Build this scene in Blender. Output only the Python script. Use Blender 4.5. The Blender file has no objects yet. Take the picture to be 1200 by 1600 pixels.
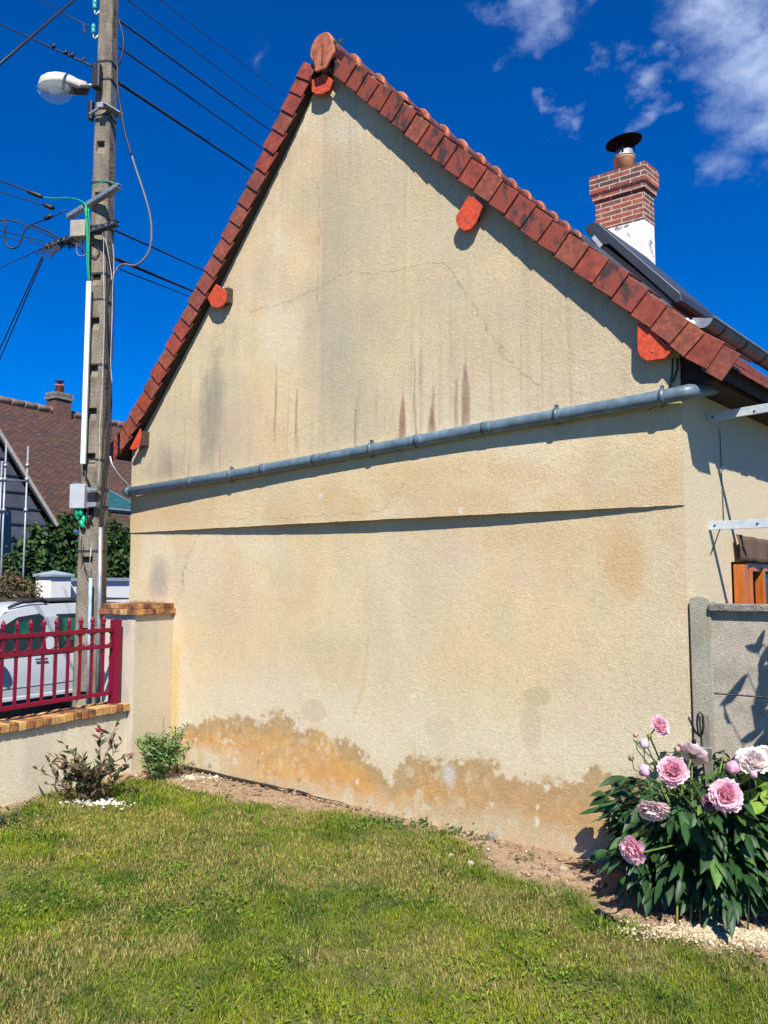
import bpy, bmesh, math, random
import numpy as np
from mathutils import Vector, Matrix
R = math.radians
random.seed(7); rng = np.random.default_rng(7)
sc = bpy.context.scene

# ------------------------------------------------------------ camera
F, HY, HC = 1230.0, 905.0, 1.74           # focal length (photo px), horizon row, eye height
PIT = math.atan((HY - 800) / F)
cd = bpy.data.cameras.new('camera'); cam = bpy.data.objects.new('camera', cd)
sc.collection.objects.link(cam); sc.camera = cam
cam.location = (0, 0, HC); cam.rotation_euler = (R(90) + PIT, 0, 0)
cd.sensor_fit = 'VERTICAL'; cd.sensor_height = 36; cd.sensor_width = 27; cd.lens = F / 1600 * 36
cd.clip_start = 0.05; cd.clip_end = 3000
sc.render.resolution_x = 768; sc.render.resolution_y = 1024

# ------------------------------------------------------------ light
SUN_AZ, SUN_EL = R(174), R(50)            # azimuth clockwise from +Y
sv = Vector((math.sin(SUN_AZ) * math.cos(SUN_EL), math.cos(SUN_AZ) * math.cos(SUN_EL), math.sin(SUN_EL)))
sd = bpy.data.lights.new('sun', 'SUN'); sd.energy = 5.0; sd.angle = R(0.5); sd.color = (1, 0.95, 0.86)
so = bpy.data.objects.new('sun', sd); sc.collection.objects.link(so); so.location = (0, -20, 30)
so.rotation_euler = sv.to_track_quat('Z', 'Y').to_euler()
w = bpy.data.worlds.new("World"); sc.world = w; w.use_nodes = True
nt = w.node_tree; N = nt.nodes; L = nt.links; N.clear()
def nd(tree, t, **k):
    n = tree.nodes.new(t)
    for a, b in k.items(): setattr(n, a, b)
    return n
def mathn(tree, op, a, b=None, c=None, clamp=False):
    n = nd(tree, 'ShaderNodeMath', operation=op, use_clamp=clamp)
    for i, v in enumerate((a, b, c)):
        if v is None: continue
        if isinstance(v, (int, float)): n.inputs[i].default_value = v
        else: tree.links.new(v, n.inputs[i])
    return n.outputs[0]
sky = nd(nt, 'ShaderNodeTexSky', sky_type='NISHITA'); sky.sun_disc = False
sky.sun_elevation = SUN_EL; sky.sun_rotation = SUN_AZ
sky.air_density = 1.0; sky.dust_density = 0.0; sky.ozone_density = 3.0; sky.altitude = 200
tint = nd(nt, 'ShaderNodeMix', data_type='RGBA', blend_type='MULTIPLY'); tint.inputs[0].default_value = 1
L.new(sky.outputs[0], tint.inputs[6]); tint.inputs[7].default_value = (0.0, 0.49, 1.20, 1)
tc = nd(nt, 'ShaderNodeTexCoord')
def raydir(x, y):
    a = (x - 600) / F; b = (800 - y) / F
    return Vector((a, math.cos(PIT) - b * math.sin(PIT), math.sin(PIT) + b * math.cos(PIT)))
nz = nd(nt, 'ShaderNodeTexNoise'); nz.inputs['Scale'].default_value = 9; nz.inputs['Detail'].default_value = 9; nz.inputs['Roughness'].default_value = 0.62
mp = nd(nt, 'ShaderNodeMapping'); mp.inputs['Scale'].default_value = (1, 1, 1.5)
L.new(tc.outputs['Generated'], mp.inputs[0]); L.new(mp.outputs[0], nz.inputs[0])
wz_ = nd(nt, 'ShaderNodeTexNoise'); wz_.inputs['Scale'].default_value = 13; wz_.inputs['Detail'].default_value = 5; L.new(mp.outputs[0], wz_.inputs[0])
wv_ = nd(nt, 'ShaderNodeVectorMath', operation='SUBTRACT'); L.new(wz_.outputs['Color'], wv_.inputs[0]); wv_.inputs[1].default_value = (.5, .5, .5)
nrm = nd(nt, 'ShaderNodeVectorMath', operation='NORMALIZE'); L.new(tc.outputs['Generated'], nrm.inputs[0])
wm_ = nd(nt, 'ShaderNodeVectorMath', operation='MULTIPLY_ADD'); L.new(wv_.outputs[0], wm_.inputs[0]); wm_.inputs[1].default_value = (.16, .16, .16); L.new(nrm.outputs[0], wm_.inputs[2])
total = None
for (x, y, rad, st) in [(905, -15, .055, 1.05), (835, 28, .07, 1.2), (1120, 15, .10, 1.4), (1170, 95, .11, 1.4), (1260, 60, .18, 1.6), (1205, 205, .055, 1.15),
                        (1008, 97, .052, 1.4), (905, 162, .038, 1.15), (878, 152, .034, 1.4), (1013, 170, .044, 1.5), (785, 85, .024, .55), (380, 75, .024, .45), (1150, 125, .05, .95), (700, 215, .02, .35)]:
    d = raydir(x, y).normalized()
    vm = nd(nt, 'ShaderNodeVectorMath', operation='DISTANCE'); vm.inputs[1].default_value = d
    L.new(wm_.outputs[0], vm.inputs[0])
    g = mathn(nt, 'MULTIPLY', mathn(nt, 'SUBTRACT', 1.0, mathn(nt, 'DIVIDE', vm.outputs['Value'], rad), clamp=True), st)
    total = g if total is None else mathn(nt, 'MAXIMUM', total, g)
nz2 = nd(nt, 'ShaderNodeTexNoise'); nz2.inputs['Scale'].default_value = 34; nz2.inputs['Detail'].default_value = 8; nz2.inputs['Roughness'].default_value = .65; L.new(mp.outputs[0], nz2.inputs[0])
ns_ = mathn(nt, 'ADD', mathn(nt, 'MULTIPLY', mathn(nt, 'SUBTRACT', nz.outputs[0], 0.5), 2.5), mathn(nt, 'MULTIPLY', mathn(nt, 'SUBTRACT', nz2.outputs[0], 0.5), 0.8))
cl = mathn(nt, 'ADD', mathn(nt, 'SUBTRACT', total, 0.36), ns_)
cl = mathn(nt, 'MULTIPLY', cl, mathn(nt, 'MULTIPLY', total, 2.0, clamp=True))
cl = mathn(nt, 'MULTIPLY', cl, 0.95, clamp=True)
cl = mathn(nt, 'MULTIPLY', mathn(nt, 'POWER', cl, 1.4), 0.60)
cm = nd(nt, 'ShaderNodeMix', data_type='RGBA'); L.new(cl, cm.inputs[0]); L.new(tint.outputs[2], cm.inputs[6])
cm.inputs[7].default_value = (6.6, 7.8, 10.2, 1)
bg = nd(nt, 'ShaderNodeBackground'); bg.inputs[1].default_value = 0.078
L.new(cm.outputs[2], bg.inputs[0]); wo = nd(nt, 'ShaderNodeOutputWorld'); L.new(bg.outputs[0], wo.inputs[0])
sc.view_settings.view_transform = 'Standard'; sc.view_settings.look = 'None'
sc.view_settings.exposure = 0.58; sc.view_settings.gamma = 1

# ------------------------------------------------------------ helpers
def V(*a): return Vector(a)
def at(x, y, Y):                          # point seen at photo px (x, y) at distance Y ahead
    d = raydir(x, y); return V(0, 0, HC) + d * (Y / d.y)
def az(vx): 
    d = raydir(vx, HY); return math.atan2(d.x, d.y)
AG, AS, AL = az(-1231), az(1717), az(1342)
U = V(-math.sin(AG), -math.cos(AG), 0)    # along the gable, to the right
NG = V(U.y, -U.x, 0); NG = NG if NG.y < 0 else -NG   # out of the gable towards the lawn
S = V(math.sin(AS), math.cos(AS), 0)      # along the side wall, away
NS = V(S.y, -S.x, 0)                      # out of the side wall
A = V(math.sin(AL), math.cos(AL), 0)      # along the street, away
B = V(A.y, -A.x, 0)                       # from the street towards the lawn
Z = V(0, 0, 1)
G0 = -5.0 * NG
def gp(u, o, z): return G0 + U * u + NG * o + Z * z
def plane_hit(x, y, p, n):
    d = raydir(x, y); c = V(0, 0, HC); return c + d * ((p - c).dot(n) / d.dot(n))
def guz(x, y, o=0.0):
    q = plane_hit(x, y, G0 + NG * o, NG); return (q.dot(U), q.z)
def gnd(x, y, z=0.0): return plane_hit(x, y, V(0, 0, z), Z)
def H(x, y):                              # lawn height
    u = x * U.x + y * U.y
    return 0.045 - 0.0195 * (u + 5.575)
UC = guz(1072, 900)[0]                    # right corner of the gable
UL = guz(203, 880)[0]
CORNER = gp(UC, 0, 0)

col = sc.collection
def loc_of(p):
    v = V(0, 0, 0)
    while p: v += p.location; p = p.parent
    return v
def tag(o, label=None, cat=None, group=None, kind=None):
    for k, v in (('label', label), ('category', cat), ('group', group), ('kind', kind)):
        if v: o[k] = v
    return o
def thing(name, loc, label, cat, group=None):
    o = bpy.data.objects.new(name, None); o.location = loc; o.empty_display_size = .2
    col.objects.link(o); return tag(o, label, cat, group)
def link(name, me, mat, parent=None):
    o = bpy.data.objects.new(name, me); col.objects.link(o)
    if isinstance(mat, (list, tuple)):
        for m in mat: me.materials.append(m)
    elif mat: me.materials.append(mat)
    if parent: o.parent = parent
    return o
class MB:
    def __init__(s): s.v = []; s.f = []; s.sm = []; s.mi = []; s.cur = 0
    def add(s, vs, fs, smooth=False):
        b = len(s.v); s.v += [tuple(v) for v in vs]
        for f in fs: s.f.append([b + i for i in f]); s.sm.append(smooth); s.mi.append(s.cur)
        return s
    def box(s, c, x, y, z):               # centre and three half-extent vectors
        vs = [c + x * i + y * j + z * k for i in (-1, 1) for j in (-1, 1) for k in (-1, 1)]
        fs = [(0, 1, 3, 2), (4, 6, 7, 5), (0, 4, 5, 1), (2, 3, 7, 6), (0, 2, 6, 4), (1, 5, 7, 3)]
        if x.cross(y).dot(z) < 0: fs = [f[::-1] for f in fs]
        return s.add(vs, fs)
    def bar(s, a, b, w, h, up=Z):         # square bar from a to b
        d = (b - a); l = d.length; d.normalize()
        r = d.cross(up)
        if r.length < 1e-4: r = d.cross(V(1, 0, 0))
        r.normalize(); q = r.cross(d)
        return s.box((a + b) / 2, d * l / 2, r * w / 2, q * h / 2)
    def tube(s, pts, r, n=10, caps=True, smooth=True):
        pts = [Vector(p) for p in pts]; rs = r if isinstance(r, (list, tuple)) else [r] * len(pts)
        t0 = (pts[1] - pts[0]).normalized(); ref = V(0, 0, 1) if abs(t0.z) < .9 else V(1, 0, 0)
        vs = []; x = t0.cross(ref).normalized()
        for i, p in enumerate(pts):
            t = (pts[min(i + 1, len(pts) - 1)] - pts[max(i - 1, 0)]).normalized()
            x = (x - t * x.dot(t)).normalized(); y = t.cross(x)
            for k in range(n):
                a = 2 * math.pi * k / n; vs.append(p + (x * math.cos(a) + y * math.sin(a)) * rs[i])
        fs = [(i * n + k, i * n + (k + 1) % n, (i + 1) * n + (k + 1) % n, (i + 1) * n + k) for i in range(len(pts) - 1) for k in range(n)]
        s.add(vs, fs, smooth)
        if caps:
            b = len(s.v) - len(vs); s.f.append([b + k for k in range(n)][::-1]); s.f.append([b + (len(pts) - 1) * n + k for k in range(n)])
            s.sm += [False, False]; s.mi += [s.cur, s.cur]
        return s
    def lathe(s, base, axis, prof, n=16, smooth=True):  # prof: (r, h)
        axis = axis.normalized(); ref = V(0, 0, 1) if abs(axis.z) < .9 else V(1, 0, 0)
        x = axis.cross(ref).normalized(); y = axis.cross(x)
        vs = [base + axis * h + (x * math.cos(2 * math.pi * k / n) + y * math.sin(2 * math.pi * k / n)) * r for r, h in prof for k in range(n)]
        fs = [(i * n + k, (i + 1) * n + k, (i + 1) * n + (k + 1) % n, i * n + (k + 1) % n) for i in range(len(prof) - 1) for k in range(n)]
        fs = [f[::-1] for f in fs]
        s.add(vs, fs, smooth); b = len(s.v) - len(vs)
        s.f.append([b + k for k in range(n)]); s.f.append([b + (len(prof) - 1) * n + k for k in range(n)][::-1]); s.sm += [False, False]; s.mi += [s.cur, s.cur]
        return s
    def prism(s, pts, ext):               # planar polygon pts extruded by ext
        n = len(pts); vs = [Vector(p) for p in pts] + [Vector(p) + ext for p in pts]
        nn = (Vector(pts[1]) - Vector(pts[0])).cross(Vector(pts[2]) - Vector(pts[1]))
        fs = [tuple(range(n)), tuple(range(2 * n - 1, n - 1, -1))] + [(i, i + n, (i + 1) % n + n, (i + 1) % n) for i in range(n)]
        return s.add(vs, fs)
    def build(s, name, mat, parent=None, bevel=0, fixn=True):
        lo = loc_of(parent)
        me = bpy.data.meshes.new(name)
        me.from_pydata([(v[0] - lo.x, v[1] - lo.y, v[2] - lo.z) for v in s.v], [], s.f)
        me.polygons.foreach_set('use_smooth', s.sm); me.polygons.foreach_set('material_index', s.mi)
        if fixn:
            bm = bmesh.new(); bm.from_mesh(me); bmesh.ops.recalc_face_normals(bm, faces=bm.faces); bm.to_mesh(me); bm.free()
        o = link(name, me, mat, parent)
        if bevel:
            m = o.modifiers.new('bevel', 'BEVEL'); m.width = bevel; m.segments = 2; m.limit_method = 'ANGLE'
        return o
def np_mesh(name, verts, quads, mat, parent=None, color=None, smooth=False, nper=4):
    """verts Nx3, faces MxK"""
    lo = loc_of(parent); verts = verts - np.array(lo)
    me = bpy.data.meshes.new(name); me.vertices.add(len(verts)); me.vertices.foreach_set('co', verts.astype(np.float32).ravel())
    k = quads.shape[1]; me.loops.add(quads.size); me.loops.foreach_set('vertex_index', quads.astype(np.int32).ravel())
    me.polygons.add(len(quads)); me.polygons.foreach_set('loop_start', np.arange(0, quads.size, k, dtype=np.int32))
    if smooth: me.polygons.foreach_set('use_smooth', np.ones(len(quads), dtype=bool))
    me.update(calc_edges=True)
    if color is not None:
        c = np.ones((len(verts), 4), np.float32); c[:, :3] = color
        at_ = me.color_attributes.new('Col', 'FLOAT_COLOR', 'POINT'); at_.data.foreach_set('color', c.ravel())
    me.validate(); return link(name, me, mat, parent)

# value noise
_perm = rng.random((512, 512))
def vnoise(x, y, seed=0):
    x = np.asarray(x, float) + seed * 17.31 + 200; y = np.asarray(y, float) + seed * 9.17 + 200
    xi = np.floor(x).astype(int); yi = np.floor(y).astype(int); fx = x - xi; fy = y - yi
    fx = fx * fx * (3 - 2 * fx); fy = fy * fy * (3 - 2 * fy)
    g = lambda a, b: _perm[a % 512, b % 512]
    return (g(xi, yi) * (1 - fx) + g(xi + 1, yi) * fx) * (1 - fy) + (g(xi, yi + 1) * (1 - fx) + g(xi + 1, yi + 1) * fx) * fy
def fbm(x, y, o=4, seed=0):
    s = 0; a = 1; t = 0
    for i in range(o): s = s + a * vnoise(x * 2 ** i, y * 2 ** i, seed + i * 3); t += a; a *= .55
    return s / t
def sstep(a, b, x):
    t = np.clip((x - a) / (b - a), 0, 1); return t * t * (3 - 2 * t)
def polyi(x, pts):
    pts = sorted(pts); return np.interp(x, [p[0] for p in pts], [p[1] for p in pts])

# ------------------------------------------------------------ materials
def M(name, c, rough=.8, var=.25, scale=12, c2=None, bump=0, bscale=80, metal=0, attr=False, stretch=None, spec=.5, thresh=(.35, .65), detail=6, trans=0, fine=0, bdist=.01):
    m = bpy.data.materials.new(name); m.use_nodes = True; t = m.node_tree; b = t.nodes['Principled BSDF']
    b.inputs['Roughness'].default_value = rough; b.inputs['Metallic'].default_value = metal
    b.inputs['Specular IOR Level'].default_value = spec
    tc = nd(t, 'ShaderNodeTexCoord'); mp = nd(t, 'ShaderNodeMapping')
    if stretch: mp.inputs['Scale'].default_value = stretch
    t.links.new(tc.outputs['Object'], mp.inputs[0])
    n = nd(t, 'ShaderNodeTexNoise'); n.inputs['Scale'].default_value = scale; n.inputs['Detail'].default_value = detail; n.inputs['Roughness'].default_value = .6
    t.links.new(mp.outputs[0], n.inputs[0])
    mr = nd(t, 'ShaderNodeMapRange'); mr.inputs[1].default_value = thresh[0]; mr.inputs[2].default_value = thresh[1]
    t.links.new(n.outputs[0], mr.inputs[0])
    if attr:
        at_ = nd(t, 'ShaderNodeAttribute', attribute_name='Col')
        mx = nd(t, 'ShaderNodeMix', data_type='RGBA', blend_type='MULTIPLY'); mx.inputs[0].default_value = 1
        cr = nd(t, 'ShaderNodeMix', data_type='RGBA'); t.links.new(mr.outputs[0], cr.inputs[0])
        cr.inputs[6].default_value = (1 - var,) * 3 + (1,); cr.inputs[7].default_value = (1 + var,) * 3 + (1,)
        t.links.new(at_.outputs['Color'], mx.inputs[6]); t.links.new(cr.outputs[2], mx.inputs[7]); out = mx.outputs[2]
    else:
        cr = nd(t, 'ShaderNodeMix', data_type='RGBA'); t.links.new(mr.outputs[0], cr.inputs[0])
        a_ = c2 if c2 else tuple(x * (1 - var) for x in c)
        b_ = c if c2 else tuple(min(1, x * (1 + var)) for x in c)
        cr.inputs[6].default_value = (*a_, 1); cr.inputs[7].default_value = (*b_, 1); out = cr.outputs[2]
    if fine:
        n3 = nd(t, 'ShaderNodeTexNoise'); n3.inputs['Scale'].default_value = fine; n3.inputs['Detail'].default_value = 3; t.links.new(tc.outputs['Object'], n3.inputs[0])
        m3 = nd(t, 'ShaderNodeMapRange'); m3.inputs[1].default_value = .3; m3.inputs[2].default_value = .7; m3.inputs[3].default_value = .72; m3.inputs[4].default_value = 1.22
        t.links.new(n3.outputs[0], m3.inputs[0])
        mm = nd(t, 'ShaderNodeVectorMath', operation='SCALE'); t.links.new(out, mm.inputs[0]); t.links.new(m3.outputs[0], mm.inputs['Scale']); out = mm.outputs[0]
    t.links.new(out, b.inputs['Base Color'])
    if bump:
        n2 = nd(t, 'ShaderNodeTexNoise'); n2.inputs['Scale'].default_value = bscale; n2.inputs['Detail'].default_value = 4
        t.links.new(tc.outputs['Object'], n2.inputs[0])
        bp = nd(t, 'ShaderNodeBump'); bp.inputs['Strength'].default_value = bump; bp.inputs['Distance'].default_value = bdist
        t.links.new(n2.outputs[0], bp.inputs['Height']); t.links.new(bp.outputs[0], b.inputs['Normal'])
    if trans:
        tr = nd(t, 'ShaderNodeBsdfTranslucent'); t.links.new(out, tr.inputs[0]); ms = nd(t, 'ShaderNodeMixShader'); ms.inputs[0].default_value = trans
        t.links.new(b.outputs[0], ms.inputs[1]); t.links.new(tr.outputs[0], ms.inputs[2])
        t.links.new(ms.outputs[0], t.nodes['Material Output'].inputs[0])
    return m
def render_mat(name, attr=True, c=(.6, .5, .34), bscale=125, bump=.85, var=.08):
    """rough-cast render: pits and grains"""
    m = M(name, c, rough=.93, attr=attr, var=var, scale=70, spec=.2)
    t = m.node_tree; b = t.nodes['Principled BSDF']; tc = [n for n in t.nodes if n.type == 'TEX_COORD'][0]
    v = nd(t, 'ShaderNodeTexVoronoi'); v.inputs['Scale'].default_value = bscale * .9; v.feature = 'F1'
    n = nd(t, 'ShaderNodeTexNoise'); n.inputs['Scale'].default_value = bscale; n.inputs['Detail'].default_value = 5; n.inputs['Roughness'].default_value = .65
    n2 = nd(t, 'ShaderNodeTexNoise'); n2.inputs['Scale'].default_value = 30; n2.inputs['Detail'].default_value = 4
    for q in (n, n2): t.links.new(tc.outputs['Object'], q.inputs[0])
    wv = nd(t, 'ShaderNodeVectorMath', operation='MULTIPLY_ADD'); t.links.new(n.outputs['Color'], wv.inputs[0]); wv.inputs[1].default_value = (.03, .03, .03); t.links.new(tc.outputs['Object'], wv.inputs[2])
    t.links.new(wv.outputs[0], v.inputs[0])
    pit = mathn(t, 'SUBTRACT', .42, n.outputs[0], clamp=True)
    h = mathn(t, 'ADD', mathn(t, 'MULTIPLY', v.outputs['Distance'], .35), mathn(t, 'MULTIPLY', n.outputs[0], .8))
    h = mathn(t, 'SUBTRACT', h, mathn(t, 'MULTIPLY', pit, 3.0))
    h = mathn(t, 'ADD', h, mathn(t, 'MULTIPLY', n2.outputs[0], .6))
    bp = nd(t, 'ShaderNodeBump'); bp.inputs['Strength'].default_value = bump; bp.inputs['Distance'].default_value = .0075
    src = b.inputs['Base Color'].links[0].from_socket      # base colour darker in the pits
    sc_ = nd(t, 'ShaderNodeVectorMath', operation='SCALE'); t.links.new(src, sc_.inputs[0]); t.links.new(mathn(t, 'SUBTRACT', 1.0, mathn(t, 'MULTIPLY', pit, 1.3), clamp=True), sc_.inputs['Scale']); t.links.new(sc_.outputs[0], b.inputs['Base Color'])
    t.links.new(h, bp.inputs['Height']); t.links.new(bp.outputs[0], b.inputs['Normal'])
    return m
m_gable = render_mat('gable_render')
m_side = render_mat('side_render', attr=False, c=(.70, .585, .385))
m_pillar = render_mat('pillar_render', attr=True, bscale=120, bump=.6)
m_lowwall = render_mat('low_wall_render', attr=True, bscale=120, bump=.6)
m_tile = M('red_tile', (.27, .052, .024), rough=.55, var=.22, scale=9, bump=.15, bscale=60, fine=25)
m_tile2 = M('red_tile_stained', (.25, .05, .024), rough=.6, scale=11, c2=(.055, .028, .022), thresh=(.39, .50), bump=.15, bscale=60, stretch=(1, 1, .55))
m_tile3 = M('red_tile_dull', (.22, .055, .03), rough=.65, var=.25, scale=6, fine=30)
m_tile4 = M('red_tile_lichen', (.20, .05, .028), rough=.75, c2=(.30, .075, .035), scale=22, thresh=(.42, .55), fine=35)
m_cap = M('ridge_tile', (.42, .13, .06), rough=.6, var=.2, scale=10, bump=.2, fine=20)
m_orange = M('orange_paint', (.64, .078, .027), c2=(.50, .075, .035), spec=.25, rough=.65, scale=9, fine=40, bump=.08, bscale=30)
m_wood_dark = M('dark_wood', (.07, .045, .03), rough=.85, var=.35, scale=12, stretch=(1, 1, 6))
m_under = M('roof_underside', (.03, .018, .013), rough=.9, var=.3)
m_zinc = M('zinc', (.12, .15, .17), rough=.45, var=.22, scale=7, metal=.35, bump=.1, bscale=12)
m_zinc_l = M('zinc_light', (.42, .46, .48), rough=.4, var=.25, scale=9, metal=.5)
m_pvc = M('grey_pvc', (.115, .17, .205), rough=.42, var=.16, scale=6, fine=18)
m_dgrey = M('dark_grey_aluminium', (.05, .058, .066), rough=.4, var=.1, scale=4, metal=.3)
m_black = M('black_rubber', (.012, .012, .014), rough=.5, var=.2)
m_cable = M('cable_black', (.014, .014, .017), rough=.55, var=.2)
m_greycable = M('cable_grey', (.14, .145, .16), rough=.5, var=.2)
m_white_pvc = M('white_plastic', (.78, .8, .82), rough=.4, var=.04, scale=3)
m_greyplastic = M('grey_plastic', (.42, .44, .45), rough=.5, var=.12, scale=8)
m_green_c = M('green_wire', (.01, .42, .16), rough=.4, var=.1)
m_green_b = M('green_sleeve', (.005, .42, .20), rough=.4, var=.2, scale=30)
m_blue_b = M('blue_sleeve', (.01, .12, .45), rough=.4, var=.1)
m_galv = M('galvanised_steel', (.36, .38, .40), rough=.5, var=.25, scale=20, metal=.6)
m_steel_dark = M('dark_steel', (.06, .065, .07), rough=.5, var=.3, scale=20, metal=.5)
m_conc = M('pole_concrete', (.27, .23, .17), rough=.95, c2=(.10, .083, .06), scale=9, bump=.8, bscale=60, stretch=(1, 1, .4), thresh=(.3, .62), fine=90)
m_conc2 = M('fence_concrete', (.43, .375, .29), rough=.95, c2=(.29, .255, .20), scale=6, bump=.4, bscale=110, thresh=(.28, .55), fine=120)
m_conc3 = M('concrete_coping', (.27, .255, .22), rough=.95, c2=(.12, .11, .09), scale=14, bump=.7, bscale=70, fine=90)
m_conc_post = M('post_concrete', (.37, .345, .265), rough=.95, c2=(.29, .27, .20), scale=5, bump=.4, bscale=90, fine=120)
m_red = M('burgundy_paint', (.18, .001, .022), spec=.35, rough=.42, var=.1, scale=4)
m_glass = M('dark_glass', (.02, .035, .04), rough=.06, var=.2, scale=2)
m_carwhite = M('car_silver_paint', (.50, .54, .57), rough=.2, var=.03, scale=1.5)
m_blackpl = M('black_plastic', (.02, .02, .022), rough=.6, var=.2)
m_cutgreen = M('green_reflection_glass', (.01, .11, .075), rough=.05, var=.5, scale=3)
m_whitewall = M('white_render', (.76, .75, .73), rough=.9, var=.04, scale=2)
m_greycap = M('blue_grey_coping', (.26, .33, .37), rough=.7, var=.1)
m_slate = M('slate_cladding', (.075, .085, .11), rough=.7, var=.25, scale=3)
m_tealframe = M('teal_grey_frame', (.10, .17, .19), rough=.5, var=.1)
m_fascia = M('pale_bargeboard', (.42, .38, .33), rough=.8, var=.15)
m_woodo = M('orange_varnish', (.48, .13, .022), rough=.3, var=.22, scale=5, stretch=(6, 6, 1))
m_brownfab = M('brown_canvas', (.10, .06, .035), rough=.9, var=.25, scale=6, bump=.4, bscale=30)
m_white_bracket = M('grey_bracket', (.52, .57, .60), rough=.55, var=.12, scale=14)
m_plaster_w = M('white_chimney_render', (.80, .79, .76), rough=.9, c2=(.16, .15, .14), scale=7, thresh=(.33, .40), bump=.5, bscale=25)
m_pot = M('terracotta_pot', (.50, .26, .12), rough=.8, var=.2)
m_int = M('room_darkness', (.02, .018, .015), rough=.9, var=.2)
m_asphalt = M('asphalt', (.05, .05, .052), rough=.9, var=.25, scale=20, bump=.3)
m_earth = M('earth_far', (.10, .09, .05), rough=1, var=.3, scale=1)
m_lens = None
def brick_mat(name, c1, c2, mortar, bw, bh, vec='Object', rot=None, off=.5, msize=.012, dark=None):
    m = M(name, c1, rough=.85, scale=20); t = m.node_tree; b = t.nodes['Principled BSDF']
    tc = [n for n in t.nodes if n.type == 'TEX_COORD'][0]
    mp = nd(t, 'ShaderNodeMapping')
    if rot: mp.inputs['Rotation'].default_value = rot
    uv = nd(t, 'ShaderNodeUVMap'); t.links.new(uv.outputs[0], mp.inputs[0])
    br = nd(t, 'ShaderNodeTexBrick'); t.links.new(mp.outputs[0], br.inputs[0]); br.inputs['Scale'].default_value = 1
    br.inputs['Color1'].default_value = (*c1, 1); br.inputs['Color2'].default_value = (*c2, 1); br.inputs['Mortar'].default_value = (*mortar, 1)
    br.inputs['Brick Width'].default_value = bw; br.inputs['Row Height'].default_value = bh; br.inputs['Mortar Size'].default_value = msize; br.offset = off; br.inputs['Mortar Smooth'].default_value = .1
    br.inputs['Bias'].default_value = 0
    n = nd(t, 'ShaderNodeTexNoise'); n.inputs['Scale'].default_value = 25; t.links.new(tc.outputs['Object'], n.inputs[0])
    mx = nd(t, 'ShaderNodeMix', data_type='RGBA', blend_type='MULTIPLY'); mx.inputs[0].default_value = .7
    t.links.new(br.outputs[0], mx.inputs[6]); 
    g = nd(t, 'ShaderNodeMapRange'); g.inputs[1].default_value = .3; g.inputs[2].default_value = .7; g.inputs[3].default_value = .5; g.inputs[4].default_value = 1.3
    t.links.new(n.outputs[0], g.inputs[0]); t.links.new(g.outputs[0], mx.inputs[7]); t.links.new(mx.outputs[2], b.inputs['Base Color'])
    bp = nd(t, 'ShaderNodeBump'); bp.invert = True; bp.inputs['Strength'].default_value = .8; bp.inputs['Distance'].default_value = .006
    t.links.new(br.outputs['Fac'], bp.inputs['Height']); t.links.new(bp.outputs[0], b.inputs['Normal'])
    return m
m_oldtile = brick_mat('old_flat_tiles', (.15, .062, .035), (.06, .032, .026), (.03, .018, .015), .19, .085, msize=.013)
m_chbrick = brick_mat('chimney_bricks', (.34, .085, .05), (.10, .055, .045), (.50, .46, .38), .215, .052, msize=.006)
m_nbrick = brick_mat('old_brick', (.20, .075, .05), (.13, .05, .04), (.12, .09, .08), .2, .07, msize=.01)

def uv_face(o, ax, ay):                   # planar uv along given local axes, per face normal choice
    me = o.data; uvl = me.uv_layers.new(name='UVMap')
    for p in me.polygons:
        n = p.normal; a = ax; b = ay
        if abs(n.dot(ax)) > .7: a = ax.cross(ay)
        elif abs(n.dot(ay)) > .7: b = ax.cross(ay)
        for li in p.loop_indices:
            c = me.vertices[me.loops[li].vertex_index].co; uvl.data[li].uv = (c.dot(a), c.dot(b))

# ============================================================ GABLE HOUSE
house = thing('house', gp(-3.7, 0, 0), 'beige rendered gable house with red tiled roof, its blank stained wall facing the lawn', 'house')
# --- profile
Rb = [(511,110),(523,117),(539,132),(556.7,145.7),(573,161),(592.7,176),(611.7,192),(631,209.5),(651.7,226),(672.7,244.5),(693,261.7),(715,280),(738,298),(762.7,317),(786.7,337),(812,358),(838,379),(864.6,399),(893.7,422.6),(924,444),(953.5,467),(983.5,490.5),(1015,512),(1047,539),(1064,556),(1103.6,581),(1125.5,595.5)]
Lb = [(499,93),(494,104),(489,117),(477,149),(462,179),(447,212),(433,243),(418,272),(404,300),(391,327),(378,354),(364.5,382),(351,409),(338,435),(324.5,460.5),(312,485),(300.5,510),(288,532),(276,555),(263,579),(252.5,600),(241,622.5),(229.5,644),(217.5,665),(206,684),(195,705),(180,721)]
OV = .10
Rbz = [guz(x, y, OV) for x, y in Rb]; Lbz = [guz(x, y, OV) for x, y in Lb]
def smoothpts(p, k=2):
    for _ in range(k):
        p = [p[0]] + [((a[0] + 2 * b[0] + c[0]) / 4, (a[1] + 2 * b[1] + c[1]) / 4) for a, b, c in zip(p, p[1:], p[2:])] + [p[-1]]
    return p
Lbz = smoothpts(Lbz, 3); Rs = smoothpts(Rbz, 2); Rbz = [(0.5 * a[0] + .5 * b[0], .5 * a[1] + .5 * b[1]) for a, b in zip(Rbz, Rs)]
APEX = (-3.93, 6.09)
rt = sorted([p for p in Rbz]); lt = sorted([p for p in Lbz])
def roofz(u):                             # underside line of the verge
    u = np.asarray(u, float)
    zr = np.interp(u, [APEX[0]] + [p[0] for p in rt[0:]], [APEX[1]] + [p[1] for p in rt[0:]])
    zl = np.interp(u, [p[0] for p in lt] + [APEX[0]], [p[1] for p in lt] + [APEX[1]])
    return np.where(u > APEX[0], zr, zl)
ZLEDGE = 2.192
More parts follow.
